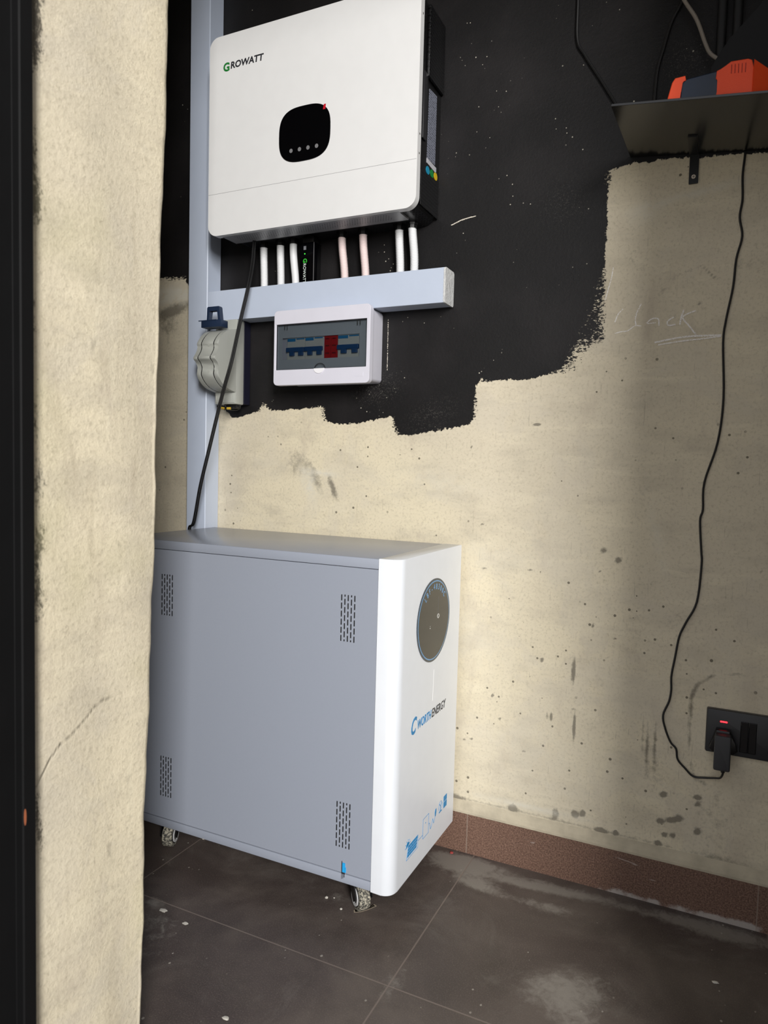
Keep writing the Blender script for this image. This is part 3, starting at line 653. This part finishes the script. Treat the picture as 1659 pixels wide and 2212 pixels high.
# ---------------------------------------------------------------- changeover switch
sw = thing('changeover_switch', (-1.17, W, 1.045), 'grey domed changeover switch with navy handle, left of the breaker box', 'switch')
SX0, SX1 = -1.204, -1.137
bm = nb(); box(bm, -1.195, -1.1365, 1.5175, W - .001, 1.048, 1.262, .001); link('mounting_base', bm, M_navy2, sw)
bm = nb(); box(bm, SX0, SX1, 1.484, 1.5175, 1.046, 1.2612, .003); link('housing', bm, M_switch, sw, True)
bm = nb(); box(bm, SX0 + .003, SX1 - .004, 1.482, 1.486, 1.049, 1.0745, .002); 
for xx in (SX0 + .006, SX1 - .014): box(bm, xx, xx + .0008, 1.4812, 1.483, 1.056, 1.0675)
link('terminal_cover', bm, M_switch, sw, True)
prof = [(1.485, 1.2355), (1.4539, 1.2280), (1.4304, 1.2140), (1.4122, 1.1916), (1.4138, 1.1827), (1.4114, 1.1723), (1.4020, 1.1580), (1.3994, 1.1549), (1.3995, 1.1496), (1.4070, 1.1440), (1.4133, 1.1371), (1.4153, 1.1265), (1.4125, 1.1137), (1.4217, 1.1001), (1.4438, 1.0844), (1.4814, 1.0762), (1.485, 1.0760)]
sp = spline([(p[0], 0, p[1]) for p in prof], 3); profs = [(p.x, p.z) for p in sp]
def shrink(k): return [(1.485 + (y - 1.485) * k, 1.1525 + (z - 1.1525) * k) for y, z in profs]
bm = nb(); prism(bm, profs, SX1 - .013, SX1 - .0005, 'yz', .0008); link('dome_band', bm, M_switch, sw, True)
bm = nb(); prism(bm, profs, SX1 - .0510, SX1 - .0160, 'yz', .0004); mid = link('dome_band', bm, M_switch, sw, True)
bm = nb(); prism(bm, profs, SX0 + .0005, SX1 - .0542, 'yz', .0004); link('dome_band', bm, M_switch, sw, True)
bm = nb(); prism(bm, shrink(.992), SX0 + .004, SX1 - .004, 'yz'); link('dome_core', bm, M_groove, sw)
for zz in (1.119, 1.186):
    bm = nb(); disc(bm, ((SX1 - .030), 1.4148, zz), .0035, 16, 'y', .0025); link('screw', bm, M_switch, mid)
bm = nb(); box(bm, SX0 + .002, SX1 - .0025, 1.425, 1.452, 1.2315, 1.2490, .001)
box(bm, SX0 - .006, SX1 - .018, 1.424, 1.4265, 1.2475, 1.2495)
hb = link('handle_block', bm, M_navy3, sw, True)
bm = nb()
for f_ in [((-1.190, 1.2485), (-1.1835, 1.2485), (-1.1815, 1.2735), (-1.1565, 1.2735), (-1.1545, 1.2485), (-1.1465, 1.2485), (-1.1505, 1.2810), (-1.1530, 1.2835), (-1.1860, 1.2835), (-1.1890, 1.2810))]:
    prism(bm, f_, 1.431, 1.444, 'xz', .001)
link('handle_loop', bm, M_navy3, sw)
bm = nb()
tube(bm, spline([(-1.150, 1.50, 1.048), (-1.150, 1.498, 1.040), (-1.160, 1.494, 1.036), (-1.178, 1.490, 1.036), (-1.190, 1.488, 1.038), (-1.199, 1.488, 1.041)], 5), .0022, 8)
tube(bm, spline([(-1.142, 1.51, 1.048), (-1.144, 1.51, 1.037), (-1.158, 1.51, 1.034), (-1.172, 1.50, 1.0345), (-1.18, 1.495, 1.046)], 5), .0022, 8)
box(bm, -1.178, -1.142, 1.495, 1.512, 1.036, 1.046, .002)
tw = link('tail_wires', bm, M_rubber, sw, True)
bm = nb(); tube(bm, [(-1.184, 1.4868, 1.0365), (-1.176, 1.4868, 1.0355)], .0032, 8); tube(bm, [(-1.168, 1.489, 1.0355), (-1.158, 1.491, 1.0355)], .0032, 8); link('sleeve', bm, M_yellow, tw)

# ---------------------------------------------------------------- battery cabinet
bt = thing('battery_cabinet', (-.88, 1.36, 0), 'grey battery cabinet on casters with a white front panel and round dark display', 'battery cabinet')
BX0, BXF, BY0, BY1, BZ0, BZ1 = -1.2355, -.575, 1.188, 1.528, .0745, .7205
bm = nb(); box(bm, BX0, BXF, BY0 + .0012, BY1, .0940, .7000, .0008); body = link('side_panel', bm, M_grey, bt)
bm = nb(); box(bm, BX0, BXF, BY0, BY1, .7010, BZ1, .0015); link('top_cover', bm, M_grey, bt, True)
bm = nb(); box(bm, BX0, BXF, BY0, BY1, BZ0, .0928, .0015); link('bottom_rail', bm, M_grey, bt, True)
bm = nb(); box(bm, BX0 + .003, BXF + .002, BY0 + .003, BY1 - .003, .0755, .7195); link('inner_frame', bm, M_seam, bt)
FY0 = 1.187
pts = [(BXF + .0012, FY0), (-.552, FY0 - .0005)]
for k in range(1, 9): 
    th = PI / 2 * k / 8; pts.append((-.552 + .023 * math.sin(th), FY0 - .0005 + .026 * (1 - math.cos(th))))
pts += [(-.529, 1.5250), (-.531, 1.527), (BXF + .0012, 1.527)]
bm = nb(); prism(bm, pts, .0735, .7215, 'xy', .0014, 2); M_front = mat('front_panel_white', (230, 234, 240), .35)
fp = link('front_panel', bm, M_front, bt, True, 28)
XP = -.529
def vent(x0, x1, z0, z1):
    bm = nb(); n_ = 5; ph = (z1 - z0) / 6
    for k in range(n_):
        xc = x0 + .0012 + (x1 - x0 - .0024) * k / (n_ - 1); off = (k % 2) * .5
        for j in range(-1, 6):
            a0 = z0 + (j + off) * ph + ph * .12; a1 = a0 + ph * .76
            if k % 2 == 0 and j < 0: continue
            a0 = max(a0, z0 + ph * .12); a1 = min(a1, z1 - ph * .1)
            if a1 - a0 < .002: continue
            prism(bm, rrect(xc - .0011, xc + .0011, a0, a1, .001, 3), BY0 + .0006, BY0 + .0016, 'xz')
    return link('vent_slots', bm, M_groove, body)
for z0, z1 in ((.553, .648), (.143, .238)):
    vent(-.6535, -.6225, z0, z1); vent(-1.1055, -1.0740, z0, z1)
dc = (XP, 1.3635, .5785)
bm = nb(); disc(bm, dc, .0915, 72, 'x', .0012, .0870); d0 = link('round_display', bm, mat('display_rim', (44, 58, 72), .25), bt)
bm = nb(); disc(bm, dc, .0872, 72, 'x', .0014, .0828); link('display_ring', bm, M_lblue, d0)
bm = nb(); disc(bm, dc, .0848, 72, 'x', .0016, .0804); link('display_face', bm, mat('display_face', (50, 49, 46), .22, spec=.4, noise=.08, nscale=12), d0)
bm = nb()
for k, ch in enumerate('LBF-48300C'):
    a_ = math.radians(135 - 10.2 * k); rr = .0655
    text_bm(bm, ch, .0172, (XP + .0017, dc[1] + rr * math.cos(a_) * 1.03, dc[2] + rr * math.sin(a_) * .98), (0, 1, 0), (0, 0, 1), .80, 0, .0002, .0002, 'CENTER', a_ - PI / 2)
link('model_lettering', bm, M_lblue, d0)
bm = nb(); n_ = 28; c0 = (1.3850, .5835)
for k in range(n_):
    t0, t1 = 2 * PI * k / n_, 2 * PI * (k + 1) / n_
    prism(bm, [(c0[0] + .0055 * math.cos(t0), c0[1] + .0050 * math.sin(t0)), (c0[0] + .0055 * math.cos(t1), c0[1] + .0050 * math.sin(t1)), (c0[0] + .0038 * math.cos(t1), c0[1] + .0035 * math.sin(t1)), (c0[0] + .0038 * math.cos(t0), c0[1] + .0035 * math.sin(t0))], XP + .0016, XP + .0022, 'yz')
M_dw = mat('display_white', (220, 220, 215), .4); link('power_mark', bm, M_dw, d0)
for zz, r0 in ((.565, .0012), (.569, .0006)):
    bm = nb(); disc(bm, (XP + .0016, 1.341, zz), r0, 10, 'x', .0004); link('indicator_dot', bm, M_dw, d0)
bm = nb(); ribbon(bm, [(1.3835, .5890), (1.3845, .612), (1.385, .625)], .0004, XP + .0016, .0002, 'yz'); link('display_scratch', bm, M_dot, d0)
# maker lettering
bm = nb(); text_bm(bm, 'C', .0460, (XP + .0002, 1.2560, .3660), (0, 1, 0), (0, 0, 1), .78, .25, .0010)
text_bm(bm, 'WORTH', .0258, (XP + .0002, 1.2900, .3690), (0, 1, 0), (0, 0, 1), .76, .15, .0004); link('logo_blue_word', bm, M_blue, fp)
bm = nb(); text_bm(bm, 'ENERGY', .0258, (XP + .0002, 1.3680, .3690), (0, 1, 0), (0, 0, 1), .84, .15, .0002)
link('logo_dark_word', bm, M_ink, fp)
bm = nb(); ribbon(bm, [(1.3745, .470), (1.3735, .44), (1.371, .405)], .0009, XP, .0003, 'yz'); link('film_crease', bm, mat('crease_white', (250, 250, 250), .4), fp)
# printed pictograms: solar panel, cabinet, lead, lamp, appliance
bm = nb(); xq = XP
def pq(p): prism(bm, p, xq, xq + .0004, 'yz')
S0, S1, T0, T1 = 1.2540, 1.3065, .1165, .1385
for i_ in range(5):
    for j in range(4):
        y0 = S0 + .004 + i_ * .0096; z0 = T0 + .002 + j * .0058; k = .0045 * (j / 3)
        pq([(y0 + k, z0), (y0 + k + .0082, z0), (y0 + k + .0082 + .001, z0 + .0048), (y0 + k + .001, z0 + .0048)])
ribbon(bm, [(S0, .1145), (1.312, .1145), (1.312, .1410)], .0006, xq, .0004, 'yz'); ribbon(bm, [(1.312, .141), (1.262, .141), (S0, .1145)], .0006, xq, .0004, 'yz')
cs = (1.2600, .1420)
pq([(cs[0] + .0085 * math.cos(PI * k / 10 + .3), cs[1] + .0085 * math.sin(PI * k / 10 + .3)) for k in range(11)])
for k in range(6):
    a_ = .35 + PI * k / 5.5; ribbon(bm, [(cs[0] + .0105 * math.cos(a_), cs[1] + .0105 * math.sin(a_)), (cs[0] + .0135 * math.cos(a_), cs[1] + .0135 * math.sin(a_))], .0012, xq, .0004, 'yz')
ribbon(bm, [(1.312, .128), (1.3385, .128)], .0007, xq, .0004, 'yz')
ribbon(bm, [(1.3385, .1190), (1.3385, .1610), (1.3700, .1610), (1.3700, .1190), (1.3385, .1190)], .0007, xq, .0004, 'yz')
disc(bm, (xq, 1.353, .148), .0014, 10, 'x', .0004)
ribbon(bm, spline([(1.370, .137, 0), (1.378, .130, 0), (1.386, .120, 0), (1.392, .137, 0), (1.401, .125, 0), (1.409, .138, 0)], 4) and [(1.370, .137), (1.376, .137), (1.382, .121), (1.388, .126), (1.394, .139), (1.400, .126), (1.406, .134), (1.409, .140)], .0008, xq, .0004, 'yz')
pq([(1.4075, .137), (1.4115, .137), (1.4145, .146), (1.414, .153), (1.409, .153), (1.406, .146)])
ribbon(bm, [(1.4275 + .0125 * 1 + .0105 * math.cos(a_), .1465 + .0115 * math.sin(a_)) for a_ in [(-.8 + 4.7 * k / 14) for k in range(15)]], .0007, xq, .0004, 'yz')
ribbon(bm, [(1.440, .147), (1.440, .136)], .0022, xq, .0004, 'yz'); ribbon(bm, [(1.440, .147), (1.434, .153)], .0016, xq, .0004, 'yz'); ribbon(bm, [(1.440, .147), (1.446, .153)], .0016, xq, .0004, 'yz')
pq([(1.431, .1335), (1.449, .1335), (1.449, .1360), (1.431, .1360)])
pq([(1.459, .1480), (1.479, .1480), (1.479, .1600), (1.459, .1600)]); pq([(1.459, .1330), (1.479, .1330), (1.479, .1465), (1.459, .1465)])
link('printed_pictograms', bm, M_blue, fp)
# transport sticker on the grey side
bm = nb(); box(bm, -.6368, -.6310, BY0 - .0004, BY0 + .0014, .0965, .1150); box(bm, -.6312, -.6292, BY0 - .0004, BY0 + .0014, .0965, .1065); stk = link('blue_sticker', bm, mat('sticker_cyan', (40, 165, 230), .4), bt)
bm = nb()
for (a0, a1, c0, c1) in ((-.6385, -.6378, .0820, .1180), (-.6368, -.6362, .084, .0955), (-.6353, -.6348, .083, .0955), (-.6335, -.6318, .0865, .0955)): box(bm, a0, a1, BY0 - .0004, BY0 + .0014, c0, c1)
link('sticker_print', bm, M_ink, stk)
# casters
M_rim = mat('rim_silver', (215, 215, 215), .3)
def caster(x, y, yaw):
    c_, s_ = math.cos(yaw), math.sin(yaw)
    def rot(bm_):
        for v in bm_.verts:
            dx, dy = v.co.x, v.co.y; v.co.x = x + dx * c_ - dy * s_; v.co.y = y + dx * s_ + dy * c_
        return bm_
    R_ = .0275
    bm = nb(); box(bm, -.021, .021, -.021, .021, .0705, .0740, .001)
    prism(bm, [(-.012, .0710), (.014, .0710), (.026, .050), (.032, .030), (.022, .022), (.006, .040)], -.0190, -.0165, 'xz'); prism(bm, [(-.012, .0710), (.014, .0710), (.026, .050), (.032, .030), (.022, .022), (.006, .040)], .0165, .0190, 'xz')
    br = link('caster', rot(bm), M_black, bt)
    bm = nb(); cx_ = .014
    pts = [(cx_ + R_ * math.cos(2 * PI * k / 32), R_ + R_ * math.sin(2 * PI * k / 32)) for k in range(32)]
    prism(bm, pts, -.0115, .0115, 'xz', .003, 3); link('wheel', rot(bm), M_tyre, br, True)
    for sgn in (-1, 1):
        cp_ = [(cx_ + .0205 * math.cos(2 * PI * k / 28), R_ + .0205 * math.sin(2 * PI * k / 28)) for k in range(28)]
        a_, b2 = sorted((sgn * .0112, sgn * .0125)); bm = nb(); prism(bm, cp_, a_, b2, 'xz'); link('wheel_cover', rot(bm), M_black, br)
        bm = nb(); n_ = 28; f_ = lambda r, t: (cx_ + r * math.cos(t), R_ + r * math.sin(t)); y0, y1 = sorted((sgn * .0124, sgn * .0140))
        for k in range(n_):
            t0, t1 = 2 * PI * k / n_, 2 * PI * (k + 1) / n_
            prism(bm, [f_(.0180, t0), f_(.0180, t1), f_(.0125, t1), f_(.0125, t0)], y0, y1, 'xz')
        link('rim_ring', rot(bm), M_rim, br)
caster(-.630, 1.246, math.radians(-41)); caster(-1.127, 1.254, math.radians(-68))
caster(-.640, 1.475, math.radians(70)); caster(-1.180, 1.475, math.radians(80))

# ---------------------------------------------------------------- thin black cable from inverter to cabinet
bm = nb()
cp = [(-1.078, 1.470, 1.449), (-1.072, 1.456, 1.400), (-1.068, 1.436, 1.345), (-1.069, 1.418, 1.290), (-1.075, 1.404, 1.215), (-1.079, 1.385, 1.138), (-1.100, 1.383, 1.061), (-1.138, 1.383, .927), (-1.166, 1.387, .824), (-1.208, 1.40, .750), (-1.243, 1.42, .726), (-1.252, 1.424, .70), (-1.253, 1.424, .60)]
cp = [(-1.078, 1.470, 1.449), (-1.070, 1.452, 1.385), (-1.067, 1.432, 1.322), (-1.073, 1.412, 1.241), (-1.080, 1.388, 1.138), (-1.104, 1.386, 1.061), (-1.148, 1.392, .927), (-1.184, 1.404, .835), (-1.226, 1.43, .741), (-1.249, 1.44, .722), (-1.2505, 1.44, .66), (-1.2505, 1.44, .50)]
tube(bm, spline(cp, 8), .0023, 8)
tube(bm, spline([(x + .0035, y + .003, z) for x, y, z in cp], 8), .0021, 8)
tag(link('black_cable', bm, M_rubber, None, True), 'thin black cable slanting from the inverter down past the grey switch to the cabinet top', 'cable')

# ---------------------------------------------------------------- shelf
E_ = Vector((.99472, 0, -.10259)); Nn = Vector((.10259, 0, .99472)); FL = Vector((-.2096, 1.322, 1.5345))
def slab(bm, u0, u1, y0, y1, n0, n1, bev=0.0, skew=0.0):
    r = bmesh.ops.create_cube(bm, size=1.0)['verts']
    for v in r:
        u = u0 if v.co.x < 0 else u1; y = y0 if v.co.y < 0 else y1; n = n0 if v.co.z < 0 else n1
        if v.co.x < 0 and v.co.y > 0: u += skew
        p = Vector((FL.x, 0, FL.z)) + E_ * u + Nn * n; v.co = (p.x, y, p.z)
    if bev: bmesh.ops.bevel(bm, geom=list({e for v in r for e in v.link_edges}), offset=bev, segments=1, affect='EDGES')
    return bm
sh = thing('wall_shelf', (-.1, W, 1.52), 'glossy black wall shelf at upper right, tilting down to the right', 'shelf')
bm = nb(); slab(bm, 0, .62, 1.322, W - .001, 0, .0045, .0005, .0075); link('board', bm, M_shelf, sh)
def bracket(xc):
    zt = 1.5345 - .1031 * (xc + .2096)
    bm = nb(); prism(bm, rrect(xc - .0085, xc + .0085, 1.4635 + (xc + .08) * -.1, zt - .001, .0015, 3), W - .0040, W - .0010, 'xz')
    slab(bm, xc + .2096 - .0085, xc + .2096 + .0085, W - .085, W - .002, -.003, -.0002)
    br = link('bracket', bm, M_black, sh)
    bm = nb(); disc(bm, (xc, W - .0040, 1.4765), .0038, 20, 'y', .0018); sc_ = link('screw', bm, mat('screw_bright', (225, 212, 196), .4), br, True)
    bm = nb(); box(bm, xc - .0023, xc + .0023, W - .0062, W - .0056, 1.4761, 1.4769); box(bm, xc - .0004, xc + .0004, W - .0062, W - .0056, 1.4742, 1.4788); link('screw_slot', bm, M_groove, br)
bracket(-.0815); bracket(.26)

# orange and navy tool on the shelf
tl = thing('level_tool', (-.02, 1.35, 1.52), 'orange-red and navy plastic tool lying on the black shelf', 'tool')
def shz(x): return 1.5345 - .1031 * (x + .2096) + .0047
def poly(pts, y0, y1, bev=.0015):
    b = nb(); prism(b, pts, y0, y1, 'xz', bev); return b
link('end_cap', poly([(-.1195, shz(-.1195)), (-.112, 1.560), (-.1075, 1.5665), (-.0915, 1.5675), (-.0900, 1.5600), (-.0965, 1.5575), (-.0985, shz(-.0985))], 1.332, 1.385), M_orange, tl)
link('navy_body', poly([(-.0985, shz(-.0985)), (-.0965, 1.5585), (-.089, 1.5625), (-.036, 1.5665), (-.036, shz(-.036))], 1.3345, 1.38), M_navy, tl)
bm = poly([(-.0430, shz(-.043)), (-.0415, shz(-.04) + .010), (-.0400, 1.5500), (-.0440, 1.5530), (-.0430, 1.5650), (-.0290, 1.5690), (-.0240, 1.5740), (-.0225, 1.5760), (.0030, 1.5750), (.0090, 1.5720), (.0120, 1.560), (.0120, shz(.012))], 1.332, 1.40)
big = link('grip_block', bm, M_orange, tl)
bm = nb()
for k in range(5): box(bm, -.0215 + k * .0052, -.0205 + k * .0052, 1.3312, 1.3325, 1.556 - .0005 * k, 1.5700 - .0004 * k)
link('grip_ribs', bm, mat('rib_shadow_red', (150, 22, 12), .6), big)
bm = nb()
a_ = [(.0120, 1.332), (.075, 1.375), (.075, 1.42), (.0120, 1.40)]
vb = [bm.verts.new((x, y, shz(x))) for x, y in a_]; vt_ = [bm.verts.new((x, y, z)) for (x, y), z in zip(a_, (1.5720, 1.515 + .022, 1.515 + .022, 1.5720))]
bm.faces.new(vb[::-1]); bm.faces.new(vt_)
for k in range(4): bm.faces.new((vb[k], vb[(k + 1) % 4], vt_[(k + 1) % 4], vt_[k]))
link('sloped_end', bm, M_orange, tl)

# cables and pipes above the shelf
bm = nb(); tube(bm, spline([(-.322, W - .005, 2.0), (-.320, W - .005, 1.868), (-.318, W - .005, 1.789), (-.302, W - .005, 1.755), (-.265, W - .005, 1.694), (-.235, W - .006, 1.643), (-.20, W - .006, 1.58), (-.18, W - .008, 1.5385)], 8), .0030, 8)
tag(link('black_cable', bm, M_rubber, None, True), 'black cable bending down the black wall to the left corner of the shelf', 'cable')
bm = nb(); tube(bm, spline([(-.17, W - .02, 1.93), (-.140, W - .028, 1.86), (-.113, W - .03, 1.802), (-.089, W - .03, 1.760), (-.071, W - .03, 1.711), (-.062, W - .03, 1.692), (-.049, W - .03, 1.679)], 8), .0036, 10)
tag(link('grey_cable', bm, M_gcable, None, True), 'thick grey cable curving down at top right, ending by the dark conduits', 'cable')
bm = nb(); tube(bm, spline([(-.10, W - .004, 1.87), (-.118, W - .004, 1.817), (-.136, W - .004, 1.782), (-.149, W - .004, 1.733), (-.158, W - .004, 1.695), (-.161, W - .004, 1.640), (-.161, W - .004, 1.56), (-.161, W - .004, 1.5345)], 6), .0035, 8)
tag(link('painted_cable', bm, M_blkwall, None, True), 'cable painted black against the wall, left of the grey cable above the shelf', 'cable')
for x_, l_ in ((-.045, 'left one of two black vertical pipes on the wall above the shelf'), (-.018, 'right one of two black vertical pipes on the wall above the shelf')):
    bm = nb(); box(bm, x_ - .0085, x_ + .0085, W - .02, W - .001, shz(x_) + .003, 2.42, .006, 4); tag(link('black_pipe', bm, M_matte, None, True), l_, 'pipe', 'black pipes above the shelf')
bm = nb(); prism(bm, [(-.062, 1.55), (-.060, 1.662), (-.030, 1.706), (.06, 1.80), (.20, 1.80), (.20, 1.50), (.03, 1.53)], W - .040, W - .026, 'xz', .002)
tag(link('dark_panel', bm, mat('dark_panel', (22, 23, 27), .7), None), 'dark flat board with a slanted edge leaning on the wall behind the orange tool', 'board')

# ---------------------------------------------------------------- socket, plug and lead
so = thing('wall_socket', (.068, W, .385), 'black double wall socket plate with a glowing red light at right edge', 'socket')
PX0, PX1, PZ0, PZ1 = -.0052, .1410, .3425, .4295
bm = nb(); prism(bm, rrect(PX0, PX1, PZ0, PZ1, .003, 4), W - .0085, W - .0005, 'xz', .001, 2); pl = link('plate', bm, mat('plate_black', (38, 39, 42), .4), so, True)
bm = nb(); prism(bm, rrect(PX0 - .001, PX1 + .001, PZ0 - .0005, PZ1 + .0015, .003, 4), W - .0035, W - .0002, 'xz'); link('back_rim', bm, mat('rim_dull', (92, 86, 78), .6), so)
for k in range(2):
    bm = nb(); x_ = .0555 + k * .0145; box(bm, x_, x_ + .0140, W - .0100, W - .0080, .3520, .4135, .001); link('rocker', bm, M_gloss, pl)
bm = nb(); box(bm, .019, .0320, W - .0092, W - .0080, .4055, .4085, .0006); link('indicator_light', bm, M_led, pl)
for hx0, hx1, hz0, hz1 in ((.104, .111, .3575, .3640), (.124, .131, .3575, .3640), (.1145, .1185, .385, .397)):
    bm = nb(); box(bm, hx0, hx1, W - .0088, W - .0082, hz0, hz1); link('socket_hole', bm, M_groove, pl)
ch = thing('plug_adapter', (.025, W - .03, .32), 'dark grey plug-in charger with black lead, plugged below the red light', 'charger')
bm = nb(); prism(bm, [(.001, .357), (.006, .372), (.0125, .3945), (.037, .3945), (.047, .372), (.052, .357), (.046, .350), (.006, .350)], W - .026, W - .0086, 'xz', .002, 2); link('plug_base', bm, M_black, ch, True)
bm = nb(); prism(bm, rrect(.0105, .0400, .3215, .3905, .0035, 4), W - .048, W - .0262, 'xz', .0025, 3); link('charger_body', bm, mat('charger_grey', (48, 49, 52), .5), ch, True)
LC = [(.028, .3215), (.028, .311), (.024, .299), (.014, .292), (-.001, .286), (-.024, .284), (-.040, .297), (-.055, .313), (-.059, .334), (-.070, .346), (-.081, .371), (-.087, .399), (-.077, .430), (-.074, .455), (-.075, .483), (-.070, .522), (-.064, .566), (-.053, .596), (-.035, .640), (-.030, .715), (-.032, .743), (-.037, .803), (-.033, .826), (-.033, .879), (-.013, .959), (-.007, 1.045), (-.013, 1.152), (-.010, 1.196), (-.001, 1.257), (.002, 1.310), (.010, 1.352), (.004, 1.388), (.007, 1.422), (.005, 1.465), (.007, 1.500), (.007, 1.509)]
lead = [Vector((x, W - (.036 if i == 0 else .034 if i == 1 else .024 if i == 2 else .012 if i == 3 else .004), z)) for i, (x, z) in enumerate(LC)]
bm = nb(); tube(bm, spline(lead, 5), .0021, 8)
tube(bm, [(.028, W - .036, .322), (.028, W - .0355, .3155)], .0038, 8); link('lead', bm, M_rubber, ch, True)

# ---------------------------------------------------------------- chalk writing on the wall
ST = [([(-0.168, 1.239), (-0.175, 1.223), (-0.178, 1.209), (-0.176, 1.195)], .6), ([(-0.203, 1.231), (-0.212, 1.221), (-0.218, 1.205)], .5),
      ([(-0.217, 1.182), (-0.203, 1.185), (-0.192, 1.186), (-0.178, 1.195), (-0.166, 1.194)], .45), ([(-0.226, 1.317), (-0.229, 1.294), (-0.235, 1.27), (-0.239, 1.252)], .35),
      ([(-0.156, 1.199), (-0.146, 1.207), (-0.134, 1.206), (-0.132, 1.192)], .6), ([(-0.154, 1.198), (-0.138, 1.199)], .4),
      ([(-0.105, 1.208), (-0.116, 1.2), (-0.114, 1.192), (-0.101, 1.193)], .7), ([(-0.087, 1.221), (-0.091, 1.206), (-0.093, 1.192)], .9),
      ([(-0.065, 1.218), (-0.088, 1.207), (-0.076, 1.189), (-0.062, 1.17)], .8), ([(-0.139, 1.159), (-0.104, 1.165), (-0.071, 1.168), (-0.017, 1.167)], 1.1), ([(-0.132, 1.154), (-0.092, 1.159), (-0.05, 1.162), (-0.017, 1.165)], .7)]
def strokes(ST, wid, seed):
    bm = nb(); rr = random.Random(seed)
    for L, dens in ST:
        P = spline([(x, 0, z) for x, z in L], 12)
        for a, b in zip(P, P[1:]):
            n_ = max(1, int((b - a).length * 5200 * dens))
            for _ in range(n_):
                p = a.lerp(b, rr.random()); x = p.x + rr.gauss(0, wid * .35); z = p.z + rr.gauss(0, wid * .35); s_ = rr.uniform(.0003, .00085)
                an = rr.uniform(0, PI)
                q_ = [(x + s_ * 1.3 * math.cos(an + k * PI / 2) * (1 if k % 2 else 1.4), z + s_ * math.sin(an + k * PI / 2)) for k in range(4)]
                yy = W - rr.uniform(.0003, .0014); vs = [bm.verts.new((px, yy, pz)) for px, pz in q_]; bm.faces.new(vs)
    return bm
g = NT('chalk_stroke'); t = g.t
nz_ = g.noise(420, 5, 0.8); g.out((0.93, 0.90, 0.86, 1), 0.95)
tr = t.nodes.new('ShaderNodeBsdfTransparent'); mx = t.nodes.new('ShaderNodeMixShader')
t.links.new(g.math('GREATER_THAN', nz_, 0.455), mx.inputs[0]); t.links.new(tr.outputs[0], mx.inputs[1]); t.links.new(g.b.outputs[0], mx.inputs[2])
t.links.new(mx.outputs[0], t.nodes['Material Output'].inputs[0]); M_stroke = g.m
bm = nb()
for q_, (L, dens) in enumerate(ST):
    P = spline([(x, 0, z) for x, z in L], 10); wv = .0012 + .0022 * dens; prev = None
    for k_, p in enumerate(P):
        d_ = P[min(k_ + 1, len(P) - 1)] - P[max(k_ - 1, 0)]; n_ = Vector((-d_.z, 0, d_.x)).normalized() * wv / 2
        cur = [bm.verts.new((p.x + s_ * n_.x, W - .0008 - q_ * .00008, p.z + s_ * n_.z)) for s_ in (-1, 1)]
        if prev: bm.faces.new((prev[0], prev[1], cur[1], cur[0]))
        prev = cur
tag(link('chalk_writing', bm, M_stroke), 'white chalk word with an underline on the bare plaster right of the black paint', 'writing')
tag(link('scratch_mark', strokes([([(-0.585, 1.446), (-0.558, 1.455), (-0.528, 1.459)], 1.6)], .0010, 2), M_chalk), 'short white scratch on the black wall right of the inverter', 'scratch')
tag(link('chalk_line', strokes([([(-.738, 1.245), (-.7375, 1.19), (-.737, 1.125)], .25)], .0006, 3), M_chalk), 'faint vertical chalk line on black paint right of the breaker box', 'chalk line')

# ---------------------------------------------------------------- crumbs on the floor
def crumb(x, y, s_, lab, m_=M_flake, seed=0, flat=.5, st=1.0):
    rr = random.Random(seed); bm = nb(); bmesh.ops.create_icosphere(bm, subdivisions=2, radius=s_)
    for v in bm.verts:
        k = rr.uniform(.72, 1.15); v.co = (x + v.co.x * k * st, y + v.co.y * k, max(0.0002, (v.co.z * k + s_ * .8) * flat))
    return tag(link('plaster_crumb', bm, m_), lab, 'debris', 'plaster crumbs on the floor')
crumb(-.697, 1.234, .0036, 'small white plaster crumb on the floor left of the front caster', seed=1)
crumb(-.683, 1.241, .0018, 'tiny white crumb between the bigger white crumb and the front caster', seed=2)
crumb(-.652, 1.215, .0028, 'white crumb on the floor just before the front caster', seed=3)
crumb(-1.070, 1.297, .0040, 'white crumb on the floor right of the left caster under the grey cabinet', seed=4)
crumb(-.527, 1.519, .0045, 'small red fragment on the floor beside the white front panel', mat('red_fragment', (150, 60, 55), .8), seed=5)
def at(x, y): return x, y
crumb(-.679, .881, .0042, 'pale flake on the floor tile near the bottom of the photo', seed=6, flat=.3, st=1.6)
crumb(.032, 1.341, .0040, 'pale flake on the big floor tile at lower right', seed=7, flat=.4, st=1.6)
crumb(-.963, 1.046, .0060, 'pale flat flake near the left plaster corner on the floor, left of two', seed=8, flat=.15, st=1.5)
crumb(-.897, 1.035, .0045, 'pale flat flake on the floor tile, right of the one by the plaster corner', seed=9, flat=.15, st=1.5)
bm = nb()
ribbon(bm, [(p.x, p.y) for p in spline([(-.625, 1.2215, 0), (-.614, 1.230, 0), (-.605, 1.243, 0), (-.597, 1.258, 0)], 5)], .007, .0004, .0008, 'xy')
tag(link('paper_strip', bm, mat('dirty_paper', (150, 138, 120), .8)), 'thin curved dirty strip of paper on the floor at the front caster', 'debris')
